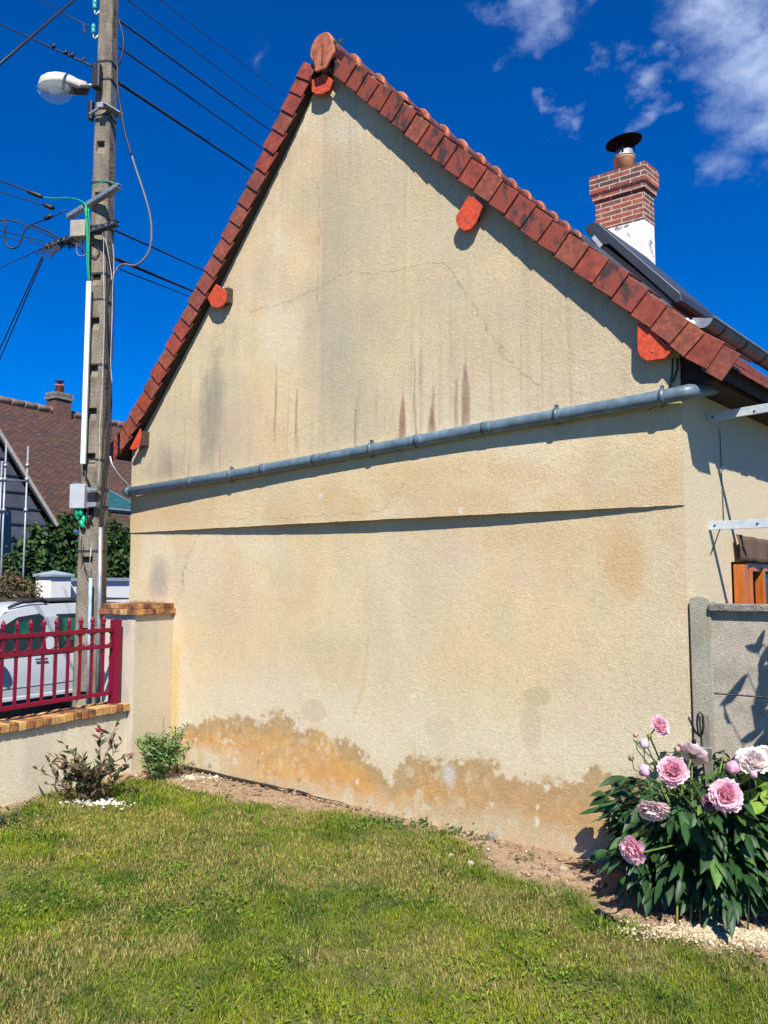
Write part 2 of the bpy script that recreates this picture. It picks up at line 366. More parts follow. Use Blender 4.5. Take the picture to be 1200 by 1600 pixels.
def bulge(u):
    t = (u - UL) / (UC - UL)
    return .054 * np.clip(np.sin(np.pi * np.clip(t, 0, 1) ** 1.25), 0, 1) ** .8

# --- wall colour painting in wall coordinates (u, z)
def P(pts): return [guz(*p) for p in pts]
def seg_dist(Ux, Zx, pts, w0=1e9):
    d = np.full(Ux.shape, 9.)
    for (a, b), (c, e) in zip(pts, pts[1:]):
        vx, vz = c - a, e - b; l2 = vx * vx + vz * vz + 1e-9
        t = np.clip(((Ux - a) * vx + (Zx - b) * vz) / l2, 0, 1)
        d = np.minimum(d, np.hypot(Ux - a - t * vx, Zx - b - t * vz))
    return d
def blob(Ux, Zx, x, y, ru, rz, seed=1, edge=.5):
    a, b = guz(x, y); d = np.hypot((Ux - a) / ru, (Zx - b) / rz) + (fbm(Ux * 4, Zx * 4, 4, seed) - .5) * 1.3
    return 1 - sstep(1 - edge, 1 + edge * .3, d)
def mixc(C, c, m): return C * (1 - m[..., None]) + np.array(c) * m[..., None]
pipe_z = lambda u: np.interp(u, [guz(200, 768)[0], guz(1080, 617)[0]], [guz(200, 768)[1], guz(1080, 617)[1]])
def wallcol(Ux, Zx):
    C = np.ones(Ux.shape + (3,)) * np.array((.69, .535, .305))
    n1 = fbm(Ux * .9, Zx * .9, 4, 3); n2 = fbm(Ux * 2.5, Zx * 2.2, 4, 8); n3 = fbm(Ux * 7, Zx * 2.0, 4, 12)
    C = mixc(C, (.66, .54, .37), sstep(.45, .75, n1) * .6)
    C = mixc(C, (.61, .53, .33), sstep(.5, .8, n2) * .35)
    C = mixc(C, (.62, .47, .33), sstep(.52, .8, fbm(Ux * 1.7, Zx * 1.7, 4, 21)) * .5)
    C *= (1 + .16 * (n3 - .5))[..., None]
    q1 = fbm(Ux * 1.3 + 9, Zx * 1.1, 5, 141); q2 = fbm(Ux * 2.1, Zx * 1.6 + 4, 5, 142); q3 = fbm(Ux * 3.5, Zx * 3.0, 4, 143)
    C = mixc(C, (.74, .63, .44), sstep(.52, .66, q1) * .55); C = mixc(C, (.60, .42, .24), sstep(.54, .68, q2) * .34)
    C = mixc(C, (.55, .50, .31), sstep(.55, .68, q3) * .25)
    lo = sstep(1.3, .5, Zx)               # lower third is paler, greener, washed
    C = mixc(C, (.69, .60, .40), lo * (.35 + .5 * n2))
    C = mixc(C, (.66, .50, .35), lo * sstep(.5, .75, fbm(Ux * 2, Zx * 2, 3, 31)) * .45)
    # rain streaks above the pipe
    above = sstep(0, .12, Zx - pipe_z(Ux))
    C = mixc(C, (.50, .42, .29), above * sstep(.36, .62, fbm(Ux * 1.1 + 2, Zx * 1.1, 4, 145)) * .42)
    C = mixc(C, (.50, .40, .28), sstep(.58, .72, fbm(Ux * 40, Zx * 1.2, 3, 146)) * above * sstep(.4, .6, fbm(Ux * 2, Zx * 2, 3, 147)) * .35)
    st = fbm(Ux * 22, Zx * .55, 3, 41); st2 = fbm(Ux * 8, Zx * .4, 3, 44)
    C = mixc(C, (.36, .32, .235), above * ((sstep(.55, .8, st) * .30 + sstep(.5, .75, st2) * .16) * sstep(.42, .62, fbm(Ux * 1.6, Zx * 1.3, 3, 45))))
    a, b = guz(505, 300); u2 = guz(560, 300)[0]
    band = sstep(a - .01, a + .02, Ux) * (1 - sstep(u2 - .2, u2 + .25, Ux)) * above * sstep(.1, .9, fbm(Ux * 3, Zx * 1.5, 3, 51) + .25)
    C = mixc(C, (.40, .36, .25), band * .38)
    g = blob(Ux, Zx, 335, 650, .16, .75, 5, .8); C = mixc(C, (.20, .19, .16), g * (.45 + .5 * fbm(Ux * 30, Zx * 3, 3, 6)) * .8)
    g = blob(Ux, Zx, 262, 735, .45, .3, 6, .8) * above; C = mixc(C, (.30, .25, .20), g * fbm(Ux * 25, Zx * 1.2, 3, 61) * .9)
    g = blob(Ux, Zx, 540, 570, .5, .8, 9, .9) * above; C = mixc(C, (.40, .37, .26), g * .35)
    g = blob(Ux, Zx, 640, 490, 1.2, .7, 10, .9); C = mixc(C, (.44, .38, .26), g * .25)
    for k in range(90):                   # fine irregular dribbles hanging down to the pipe
        uu = UL + .25 + (UC - UL - .9) * rng.random(); zb = float(pipe_z(uu)) + .05; top = zb + .15 + .85 * rng.random() ** 1.6
        wd = .004 + .011 * rng.random() ** 2; a_ = .05 + .32 * rng.random() ** 2
        cc = (.26, .20, .15) if rng.random() < .6 else (.30, .20, .16)
        m_ = (1 - sstep(wd * .4, wd, np.abs(Ux - uu - .01 * (vnoise(Zx * 3, Zx * 0 + k) - .5)))) * sstep(top, top - .25, Zx) * sstep(zb - .1, zb + .3 * rng.random(), Zx)
        C = mixc(C, cc, m_ * a_)
    for (x, y0, y1, wd, cc, a_) in [(635, 600, 690, .035, (.27, .13, .09), .85), (680, 617, 678, .045, (.26, .12, .085), .85), (731, 553, 665, .04, (.25, .14, .105), .75), (718, 570, 668, .02, (.30, .20, .15), .6),
                                    (655, 622, 690, .012, (.25, .14, .10), .7), (652, 540, 650, .008, (.3, .22, .16), .6), (700, 650, 675, .018, (.29, .15, .11), .7), (436, 560, 680, .012, (.24, .19, .14), .7),
                                    (468, 590, 690, .014, (.24, .19, .14), .7), (562, 610, 700, .013, (.28, .23, .17), .7), (682, 585, 640, .006, (.25, .18, .13), .7), (770, 560, 640, .01, (.32, .27, .2), .5), (348, 690, 730, .016, (.27, .2, .15), .6), (270, 700, 745, .03, (.32, .22, .17), .6), (298, 705, 745, .02, (.30, .2, .16), .6), (625, 660, 700, .01, (.25, .18, .12), .7)]:
        a, t0 = guz(x, y0); _, t1 = guz(x, y1)
        wz = wd * sstep(t0 + .02, t0 - .35, Zx) + .0015
        m_ = (1 - sstep(wz * .55, wz * 1.05, np.abs(Ux - a + .012 * (vnoise(Zx * 4, Zx * 0 + x) - .5)))) * (1 - sstep(t0 - .16, t0 + .03, Zx + .05 * (fbm(Ux * 50, Zx * 6, 2, 72) - .5))) * sstep(t1 - .15, t1 + .1, Zx)
        C = mixc(C, cc, m_ * a_ * (.7 + .5 * fbm(Ux * 60, Zx * 8, 2, 71)).clip(0, 1))
    # warm tint under the pipe and around the ledge
    bl = sstep(.05, .25, pipe_z(Ux) - Zx) * sstep(1.9, 2.35, Zx)
    C = mixc(C, (.60, .42, .215), bl * sstep(.42, .72, fbm(Ux * 1.4, Zx * 2.6, 3, 81)) * .65)
    g = blob(Ux, Zx, 975, 880, .17, .33, 13, .8); C = mixc(C, (.60, .38, .17), g * .65)
    g = blob(Ux, Zx, 930, 740, .2, .28, 14, .9); C = mixc(C, (.56, .40, .22), g * .4)
    g = blob(Ux, Zx, 247, 905, .16, .2, 15, .7); C = mixc(C, (.30, .28, .25), g * .6)
    g = blob(Ux, Zx, 820, 840, .5, .12, 16, .9); C = mixc(C, (.58, .42, .23), g * .45)
    # rising damp band
    D = P([(268,1150),(285,1135),(320,1128),(355,1116),(395,1128),(440,1118),(475,1128),(500,1140),(520,1150),(545,1158),(560,1168),(590,1195),(608,1213),(618,1200),(640,1190),(690,1188),(720,1192),(748,1185),(770,1200),(790,1213),(830,1213),(870,1215),(910,1208),(945,1222),(1000,1225),(1085,1230)])
    du = np.array([p[0] for p in D]); dz = np.array([p[1] for p in D])
    edge = np.interp(Ux, du, dz) + (fbm(Ux * 7, Zx * 7, 5, 91) - .5) * .26 + (fbm(Ux * 34, Zx * 34, 4, 92) - .5) * .17
    C = mixc(C, (.72, .66, .50), sstep(-.55, -.12, edge - Zx) * (.25 + .5 * fbm(Ux * 4, Zx * 4, 4, 195)) * .75)
    halo = sstep(-.22, .05, edge - Zx) * sstep(.40, .62, fbm(Ux * 5, Zx * 5, 4, 191)); C = mixc(C, (.60, .46, .25), halo * .34)
    inside = sstep(-.018, .028, edge - Zx) * (.80 + .2 * fbm(Ux * 9, Zx * 9, 3, 192))
    pale = inside * np.maximum(sstep(.66, .72, fbm(Ux * 34, Zx * 28, 4, 93)), sstep(.60, .66, fbm(Ux * 15, Zx * 12, 5, 193))) * sstep(.40, .60, fbm(Ux * 2.3 + 3, Zx * 2.3, 3, 94))
    depth = (edge - Zx)
    oc = np.ones(C.shape) * np.array((.44, .29, .13))
    oc = mixc(oc, (.64, .32, .08), sstep(.05, .22, depth) * (.5 + .5 * fbm(Ux * 3, Zx * 3, 3, 95)))
    oc = mixc(oc, (.63, .40, .14), sstep(.6, .75, fbm(Ux * 5, Zx * 5, 4, 96)) * .7)
    rightish = sstep(-3.3, -2.4, Ux); oc = mixc(oc, (.46, .29, .13), rightish * .75)
    oc *= (1 + .35 * (fbm(Ux * 20, Zx * 20, 3, 97) - .5))[..., None]
    foot = sstep(.16, .02, Zx + .06 * (fbm(Ux * 6, Zx * 6, 3, 98) - .5) * 4 - .02 * (Ux + 5.5))
    leftw = 1 - sstep(-5.2, -4.3, Ux); foot = np.maximum(foot * .8, leftw * sstep(.34, .18, Zx)); oc = mixc(oc, (.58, .48, .31), foot * .8)
    C = C * (1 - (inside * (1 - pale * .8 * (1 - .6 * sstep(-3.3, -2.4, Ux))))[..., None]) + oc * (inside * (1 - pale * .8 * (1 - .6 * sstep(-3.3, -2.4, Ux))))[..., None]
    lime = inside * sstep(.55, .68, fbm(Ux * 11, Zx * 7, 4, 99)) * foot; C = mixc(C, (.64, .60, .48), lime * .6)
    for (x, y, ru, rz, a_) in [(490, 1108, .10, .08, .35), (838, 1085, .09, .06, .42), (828, 1135, .07, .16, .3), (690, 1140, .12, .1, .2), (470, 1180, .3, .1, .2)]:
        g = blob(Ux, Zx, x, y, ru, rz, x, .25); C = mixc(C, (.46, .36, .21), g * a_)
    a, b = guz(700, 1212); g = blob(Ux, Zx, 700, 1212, .10, .12, 3, .5); C = mixc(C, (.62, .62, .56), g * .7)
    for k in range(26):
        cu_ = rng.uniform(UL + .9, UC - .5); cz_ = rng.uniform(.1, .62) if k < 18 else rng.uniform(.7, 3.2); s_c = rng.uniform(.008, .022)
        dd0 = np.hypot((Ux - cu_) / s_c, (Zx - cz_) / (s_c * rng.uniform(.6, 1.6))) + (fbm(Ux * 60, Zx * 60, 2, 200 + k) - .5) * 1.2
        C = mixc(C, (.70, .64, .52) if k % 3 else (.36, .27, .17), (1 - sstep(.8, 1.05, dd0)) * .8)
    # orange seepage beside the pillar
    a, b = guz(272, 1000); g = (1 - sstep(.01, .10, np.abs(Ux - a - .02))) * sstep(1.35, 1.0, Zx); C = mixc(C, (.66, .44, .14), g * .7 * (.5 + fbm(Ux * 3, Zx * 6, 3, 17)).clip(0, 1))
    d = seg_dist(Ux, Zx, P([(575, 1000), (568, 1070), (552, 1120)])) ; C = mixc(C, (.60, .40, .18), (1 - sstep(.004, .03, d)) * .4)
    # hairline cracks
    wob = .05 * (fbm(Ux * 12, Zx * 12, 4, 19) - .5) * 2
    for pts, wd, a_ in [([(392, 487), (440, 478), (478, 461), (508, 449), (530, 432), (560, 424), (585, 430), (612, 427), (640, 418), (678, 410), (697, 415), (712, 436), (730, 465), (745, 486), (762, 515), (795, 560), (822, 590), (850, 603)], .0038, .5),
                        ([(310, 835), (298, 862), (290, 890), (280, 930)], .004, .6), ([(640, 757), (600, 800), (560, 803), (480, 808), (380, 812), (330, 803)], .003, .35), ([(500, 285), (500, 490)], .006, .35), ([(530, 160), (530, 300)], .003, .3), ([(375, 765), (370, 830)], .003, .3), ([(430, 690), (480, 670), (530, 650)], .004, .2)]:
        d = np.abs(seg_dist(Ux + wob, Zx + .05 * (fbm(Ux * 14, Zx * 14, 4, 29) - .5), P(pts))); C = mixc(C, (.20, .16, .11), (1 - sstep(wd * .5, wd * 1.5, d)) * a_)
    C *= (1 + .10 * (fbm(Ux * 45, Zx * 45, 2, 101) - .5))[..., None]
    return np.clip(C, .02, .9)
def wall_grid(name, u0, u1, zb, zt, off, parent, step=.011):
    nu = int((u1 - u0) / step); us = np.linspace(u0, u1, nu); zbs = zb(us); zts = zt(us)
    nz_ = int((zts - zbs).max() / step); t = np.linspace(0, 1, nz_)
    UU = np.repeat(us[:, None], nz_, 1); ZZ = zbs[:, None] + (zts - zbs)[:, None] * t[None]
    OO = off(UU, ZZ) + .004 * (fbm(UU * 1.5, ZZ * 1.5, 3, 7) - .5)
    X = G0.x + U.x * UU + NG.x * OO; Y = G0.y + U.y * UU + NG.y * OO
    vs = np.stack([X, Y, ZZ], -1).reshape(-1, 3)
    i = np.arange(nu - 1)[:, None] * nz_ + np.arange(nz_ - 1)[None]; i = i.ravel()
    q = np.stack([i, i + nz_, i + nz_ + 1, i + 1], -1)
    return np_mesh(name, vs, q, m_gable, parent, color=wallcol(UU, ZZ).reshape(-1, 3), smooth=True)
wl = wall_grid('lower_wall', UL, UC, lambda u: u * 0 - .25, lambda u: u * 0 + ZLEDGE + .01, lambda a, b: a * 0, house)
zledge = lambda u: ZLEDGE + .004 * (fbm(u * 12, u * 0, 3, 2) - .5) * 2
ru0, ru1 = UL - .02, UC + .02
wu = wall_grid('upper_wall', UL - .006, UC + .004, zledge, lambda u: roofz(u) + .03, lambda a, b: .005 + bulge(a) * (1 - .75 * sstep(0, 2.6, b - ZLEDGE)), house)
# underside of the bulging upper render
us = np.linspace(UL - .006, UC + .004, 160)
mb = MB()
for a, b in zip(us, us[1:]):
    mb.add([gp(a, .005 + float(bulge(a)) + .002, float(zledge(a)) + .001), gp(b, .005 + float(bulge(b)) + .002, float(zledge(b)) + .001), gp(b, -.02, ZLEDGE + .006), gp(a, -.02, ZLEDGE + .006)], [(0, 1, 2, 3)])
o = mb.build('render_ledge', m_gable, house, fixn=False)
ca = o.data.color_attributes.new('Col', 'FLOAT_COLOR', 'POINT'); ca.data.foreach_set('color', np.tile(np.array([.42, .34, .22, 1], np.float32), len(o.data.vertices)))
# side wall (with window opening) and hidden walls
LEN = 9.0
def sp(t, o, z): return CORNER + S * t + NS * o + Z * z
win = (0.80, 1.95, 0.95, 1.86)            # t0, t1, z0, z1
mb = MB(); zt = 3.09
for (a, b, c, d) in [(0, win[0], -.3, zt), (win[0], win[1], -.3, win[2]), (win[0], win[1], win[3], zt), (win[1], LEN, -.3, zt)]:
    mb.add([sp(a, 0, c), sp(b, 0, c), sp(b, 0, d), sp(a, 0, d)], [(0, 1, 2, 3)])
mb.add([gp(UC, .004, ZLEDGE - .002), gp(UC, .004, 3.12), sp(.0, 0.001, 3.09), sp(0, .001, ZLEDGE)], [(0, 1, 2, 3)])
mb.build('side_wall', m_side, house, fixn=False)
mb = MB()
for (a, b, c, d) in [(win[0], win[0], 0, 0)]:
    t0, t1, z0, z1 = win; dp = -.22
    mb.add([sp(t0, 0, z0), sp(t0, dp, z0), sp(t0, dp, z1), sp(t0, 0, z1)], [(0, 1, 2, 3)])
    mb.add([sp(t1, 0, z0), sp(t1, dp, z0), sp(t1, dp, z1), sp(t1, 0, z1)], [(0, 1, 2, 3)])
    mb.add([sp(t0, 0, z0), sp(t1, 0, z0), sp(t1, dp, z0), sp(t0, dp, z0)], [(0, 1, 2, 3)])
    mb.add([sp(t0, 0, z1), sp(t1, 0, z1), sp(t1, dp, z1), sp(t0, dp, z1)], [(0, 1, 2, 3)])
mb.build('window_reveal', m_side, house, fixn=False)
# dark room box behind window + rear walls
mb = MB()
bl_, br_ = gp(UL, 0, 0) + S * LEN, CORNER + S * LEN
for a, b in ((gp(UL, -.002, 0), bl_), (bl_, br_)):
    mb.add([a + Z * -.3, b + Z * -.3, b + Z * 3.2, a + Z * 3.2], [(0, 1, 2, 3)])
SR = V(math.sin(az(1590)), math.cos(az(1590)), 0)     # ridge direction
apx = gp(APEX[0], 0, 0) + SR * LEN
mb.add([bl_ + Z * 3.1, br_ + Z * 3.1, apx + Z * 6.0], [(0, 1, 2)])
mb.build('rear_wall', m_side, house, fixn=False)
w0 = thing_win = MB()
t0, t1, z0, z1 = win
mb = MB(); mb.box(sp((t0 + t1) / 2, -1.2, (z0 + z1) / 2), S * 1.2, NS * .9, Z * 1.0); mb.build('dark_room', m_int, house)
fr = MB()
fr.box(sp(t0 + .05, .045, (z0 + z1) / 2 - .02), S * .045, NS * .035, Z * ((z1 - z0) / 2 - .0))
fr.box(sp(t0 + .26, .02, (z0 + z1) / 2 - .02), S * .03, NS * .03, Z * ((z1 - z0) / 2 - .02))
fr.box(sp(t0 + .56, .015, (z0 + z1) / 2 - .02), S * .03, NS * .03, Z * ((z1 - z0) / 2 - .02))
fr.box(sp(t0 + .41, .017, 1.42), S * .12, NS * .028, Z * .045)
fr.box(sp(t0 + .41, .017, 1.66), S * .12, NS * .026, Z * .13) if False else None
fr.box(sp((t0 + t1) / 2 + .1, .012, z1 - .035), S * ((t1 - t0) / 2 - .12), NS * .024, Z * .03)
wn = fr.build('window', m_woodo, house, bevel=.004)
g = MB(); g.box(sp(t0 + .41, .008, 1.2), S * .118, NS * .006, Z * .2); g.build('pane', m_glass, wn)
g = MB(); g.box(sp(t0 + .9, -.0, 1.38), S * .3, NS * .006, Z * .4); g.build('pane', m_glass, wn)
# --- roof slabs
def roof_slab(pts, name, lower=.02, thick=.10, back=LEN + .3, mat=None):
    mb = MB(); n = len(pts)
    a = [gp(u, OV - .012, z + lower) for u, z in pts]; b = [gp(u, OV - .012, z + lower + thick) for u, z in pts]
    def ex(u): t = min(1, max(0, (u - APEX[0]) / 3.0)); return SR.lerp(S, t) * back
    vs = a + b + [p + ex(q[0]) for p, q in zip(a, pts)] + [p + ex(q[0]) for p, q in zip(b, pts)]
    fs = []
    for i in range(n - 1):
        fs += [(i, i + 1, i + 1 + 2 * n, i + 2 * n), (i + n, i + n + 2 * n, i + 1 + n + 2 * n, i + 1 + n), (i, i + n, i + n + 1, i + 1)]
    fs += [(0, 2 * n, 3 * n, n), (n - 1, 2 * n - 1, 4 * n - 1, 3 * n - 1)]
    mb.add(vs, fs); return mb
rp = [(APEX[0], APEX[1])] + rt[1:]; lp = lt[:-1] + [(APEX[0], APEX[1])]
rr = roof_slab(rp, 'roof'); o = rr.build('roof_slope', m_under, house)
rr = roof_slab(lp, 'roof'); rr.build('roof_slope', m_under, house)
# tile courses on the slopes: thin stepped sheets following the verge pitch
def courses(pts, sgn, nrow, name):
    pa = np.array(pts); d = np.r_[0, np.cumsum(np.hypot(*np.diff(pa, axis=0).T))]
    def pt(s): return np.interp(s, d, pa[:, 0]), np.interp(s, d, pa[:, 1])
    mb = MB(); Lt = d[-1]
    for k in range(nrow):
        s0 = Lt * k / nrow; s1 = Lt * (k + 1) / nrow + .02
        a = pt(s0); b = pt(min(s1, Lt))
        w = 40; seg = LEN / w
        p = [gp(a[0], .06, a[1] + .125), gp(b[0], .06, b[1] + .155), gp(b[0], .06, b[1] + .13)]
        ts = [min(1, max(0, (w_ - APEX[0]) / 3.0)) for w_ in (a[0], b[0], b[0])]; q = [x + SR.lerp(S, t_) * (LEN + .2) for x, t_ in zip(p, ts)]
        mb.add(p + q, [(0, 1, 4, 3), (1, 2, 5, 4), (0, 2, 1)])
    return mb.build(name, m_tile3, house)
courses(rp, 1, 25, 'tile_field'); courses(lp[::-1], -1, 24, 'tile_field')
# verge tiles: each a bent plate, lapped over the one below
def verge(pts, side, skip=0):
    n = len(pts)
    for k in range(skip, n - 1):
        (u0, z0), (u1, z1) = pts[k], pts[k + 1]
        d = Vector((u1 - u0, z1 - z0)); l = d.length; d.normalize(); m = Vector((d.y, -d.x)) * (-1 if side > 0 else 1)
        if m.y < 0: m = -m
        ang = R(random.uniform(1.8, 6.2)); h = .175 + random.uniform(-.010, .008)
        last = k == n - 2
        dd = Vector((d.x * math.cos(ang) + m.x * math.sin(ang), d.y * math.cos(ang) + m.y * math.sin(ang)))   # tail lifts away from the slope
        mm = Vector((dd.y, -dd.x)); mm = mm if mm.y > 0 else -mm
        s = Vector((u0, z0)) - d * .018 - m * .006; L_ = l + .03; th = .013
        o0 = OV + .006 + random.uniform(0, .003); o1 = o0 + .016
        def q(a, b, o): 
            p = s + dd * a + mm * b; return gp(p.x, o, p.y)
        mb = MB()
        vs = [q(0, 0, o0), q(L_, 0, o1), q(L_, h, o1), q(0, h, o0), q(0, 0, o0 - th), q(L_, 0, o1 - th), q(L_, h, o1 - th), q(0, h, o0 - th)]
        mb.add(vs, [(0, 1, 2, 3), (7, 6, 5, 4), (0, 4, 5, 1), (1, 5, 6, 2), (2, 6, 7, 3), (3, 7, 4, 0)])
        # top leaf running back over the roof
        vs = [q(0, h - .012, o0 - th), q(L_, h - .012, o1 - th), q(L_, h + .001, o1 - th), q(0, h + .001, o0 - th)]
        vs2 = [v + S * .19 for v in vs]
        mb.add(vs + vs2, [(0, 1, 5, 4), (3, 7, 6, 2), (1, 2, 6, 5), (4, 5, 6, 7), (0, 4, 7, 3)])
        r = random.random()
        mt = m_tile2 if (side > 0 and r < .62 and k < 21) else (m_tile3 if r < .35 else (m_tile4 if r > .8 else m_tile))
        mb.build('verge_tile', mt, house, bevel=.003)
verge([p for p in Rbz[1:]], 1); verge([p for p in Lbz[1:]], -1)
# grey mortar lumps between verge and field
for k in range(9):
    i = random.randint(2, 22); (u0, z0) = Rbz[i]; c = gp(u0 + random.uniform(-.03, .03), OV - .05, z0 + .25)
    mb = MB(); mb.lathe(c - Z * .03, Z, [(.02, -.02), (.028, 0), (.02, .015), (.006, .02)], 7, smooth=False); mb.build('mortar_lump', m_conc3, house)
# ridge end piece and ridge tiles
cp = [(507.5 + 17 * math.cos(R(a_)), 79 - 19 * math.sin(R(a_))) for a_ in range(-15, 196, 15)] + [(494, 112), (496, 114), (511, 108)]
mb = MB(); mb.prism([gp(*(lambda q: (q[0], OV + .035, q[1]))(guz(x, y, OV + .035))) for x, y in cp], NG * .02)
rc = mb.build('ridge_end_tile', m_cap, house, bevel=.005)
mb = MB(); mb.prism([gp(*(lambda q: (q[0], OV + .056, q[1]))(guz(x, y, OV + .056))) for x, y in [(503, 69), (506, 70), (505, 100), (502, 100)]], NG * .004); mb.build('raised_panel', m_tile3, rc)
cu, cz = guz(507, 78, OV); 
for k in range(16):
    mb = MB(); c = gp(cu, OV + .03, cz - .005) + SR * (k * .34 - .02)
    mb.tube([c, c + SR * .01, c + SR * .05, c + SR * .06, c + SR * .34], [.118, .126, .124, .108, .095], 20); mb.build('ridge_tile', m_cap, house)
m_moss = M('moss', (.12, .12, .04), var=.4)
for k in range(4):
    mb = MB(); mb.lathe(gp(cu + .10 + random.uniform(0, .09), OV + .02, cz + .05 - random.uniform(0, .08)), Z, [(.010, -.01), (.017, .005), (.004, .014)], 6, smooth=False); mb.build('moss', m_moss, house)
# purlins and their orange end boards
for k, (pts, pu) in enumerate([([(489, 127), (510, 116), (522, 127), (517, 142), (506, 148), (497, 149), (489, 145)], (505, 132)),
                ([(339.5, 444.5), (326, 466), (332.5, 479), (342, 482), (349, 479), (354, 472.5), (355, 455)], (350, 467)),
                ([(221, 670), (205, 701), (208, 703.5), (214, 702), (219, 699), (221.5, 685)], (219, 690)),
                ([(735, 305), (757, 321), (745, 350), (737, 359), (727, 362), (718, 357), (714, 347), (715, 338)], (735, 335)),
                ([(997, 505), (997, 548), (1002, 559), (1012, 565), (1040, 561), (1052, 548), (1018, 515)], (1020, 535))]):
    oo = .078
    mb = MB(); mb.prism([gp(*(lambda q: (q[0], oo, q[1]))(guz(x, y, oo))) for x, y in pts], NG * .018)
    bo = mb.build('purlin_end_board', m_orange, house, bevel=.003)
    q = guz(*pu, oo); mb = MB(); mb.box(gp(q[0], .03, q[1] + (.03 if k != 4 else .05)), U * .05, NG * .046, Z * .07); mb.build('purlin', m_wood_dark, house)
    a, b = q; mb = MB(); mb.lathe(gp(a, oo + .018, b - .06), NG, [(.007, 0), (.006, .004)], 8); mb.build('screw', m_galv, bo)
# gutter laid on the right slope
q = guz(1098, 497, -.05); GU = gp(q[0], -.05, q[1] - .0)
GR = .062
def half_round(c0, c1, r, th=.004, n=14, tilt=0):
    mb = MB(); d = (c1 - c0); X = U * 1.0; 
    for rr in (r, r - th):
        pass
    ang = [math.pi + math.pi * i / n - .25 for i in range(n + 1)]
    for rr_, flip in ((r, 0), (r - th, 1)):
        vs = []
        for c in (c0, c1): vs += [c + NS * math.cos(a) * rr_ + Z * math.sin(a) * rr_ for a in ang]
        mb.add(vs, [(i, i + 1, i + n + 2, i + n + 1) for i in range(n)], True)
    return mb
gut = half_round(GU, GU + S * LEN, GR).build('gutter', m_zinc, house, fixn=False)
ang = [math.pi + math.pi * i / 14 - .25 for i in range(15)]
mb = MB(); mb.prism([GU - S * .004 + NS * math.cos(a) * GR + Z * math.sin(a) * GR for a in ang], S * .003); mb.build('gutter_end_cap', m_zinc_l, gut)
for k in range(12):
    c = GU + S * (.22 + .42 * k); mb = half_round(c, c + S * .025, GR + .005, .003); mb.build('gutter_bracket', m_dgrey, gut)
mb = MB(); mb.tube([GU + NS * GR * .98 + Z * -.005, GU + S * LEN + NS * GR * .98 + Z * -.005], .011, 8); mb.build('gutter_bead', m_zinc, gut)
mb = MB()
for k in range(5): mb.lathe(GU - U * (.06 + .03 * k) - Z * (.04 - .018 * k) + NG * .05, Z, [(.02, -.02), (.03, 0), (.018, .02)], 7)
mb.build('gutter_mortar', m_plaster_w, house)
# ragged eave tiles at the right
mb = MB(); (ue, ze) = Rbz[-1]
for k in range(56):
    p = gp(ue - .02, OV - .02, ze + .145) + S * (k * .165); j = random.uniform(-.012, .012)
    dn = U * .07 - Z * .06
    mb.prism([p + dn * (1 + j * 6), p + S * .155 + dn * (1 + j * 6), p + S * .155 - dn * 3, p - dn * 3], Z * .018)
mb.build('eave_tiles', m_tile3, house)
# roof window with roller shutter on the right slope
def on_roof(x, y, o): q = guz(x, y, o); return q
oV = -.30
a = Vector(guz(921, 352, oV)); b = Vector(guz(1066, 470, oV)); d = (b - a); Lw = d.length; d.normalize(); m = Vector((-d.y, d.x)); m = m if m.y > 0 else -m
def rv(s, h, back=0):
    p = a + d * s + m * h; return gp(p.x, oV, p.y) + S * back
rw = MB()
prof = [(.0, -.05), (-.015, .0), (0.0, .035), (.05, .05), (.16, .045), (Lw - .05, .03), (Lw, .0), (Lw - .02, -.035), (.22, -.015), (.18, -.045)]
rw.prism([rv(s, h) for s, h in prof], S * .8); rwo = rw.build('roof_window', m_dgrey, house, bevel=.006)
mb = MB(); mb.prism([rv(s, h, -.02) for s, h in [(.02, -.16), (.02, -.07), (Lw - .02, -.065), (Lw - .02, -.16)]], S * .84); mb.build('flashing', m_zinc, rwo)
mb = MB(); mb.prism([rv(s, h, .01) for s, h in [(.1, -.07), (.15, -.04), (Lw - .05, -.03), (Lw - .05, -.07)]], S * .78); mb.build('sash', m_black, rwo)
mb = MB(); mb.prism([rv(s, h, -.012) for s, h in [(.09, -.055), (.09, -.03), (.19, -.045), (.19, -.07)]], S * .012); mb.build('shutter_clip', m_greyplastic, rwo)
# chimney
CY = 7.6
cb = at(1007, 345, CY); AC = az(-1100); ASd = az(1780)
cl_ = V(math.sin(AC), math.cos(AC), 0); cr_ = V(math.sin(ASd), math.cos(ASd), 0)
wl_, wr_ = .50, .23
def chbox(mb, zlo, zhi, e):
    p0 = V(cb.x, cb.y, 0) - (cl_ + cr_).normalized() * e * 1.3
    p1, p2 = p0 + cl_ * (wl_ + 2 * e), p0 + cr_ * (wr_ + 2 * e); p3 = p1 + cr_ * (wr_ + 2 * e)
    q = [p0, p2, p3, p1]
    vs = [p + Z * zlo for p in q] + [p + Z * zhi for p in q]
    mb.add(vs, [(3, 2, 1, 0), (4, 5, 6, 7), (0, 1, 5, 4), (1, 2, 6, 5), (2, 3, 7, 6), (3, 0, 4, 7)])
def zat(y, Y=CY): return at(1007, y, Y).z
zb_, z1_, z2_, z3_ = zat(342), zat(294), zat(283), zat(255) - .0
ch = MB(); chbox(ch, zb_ - 1.6, zb_, 0); cho = ch.build('chimney', m_plaster_w, house, bevel=.01)
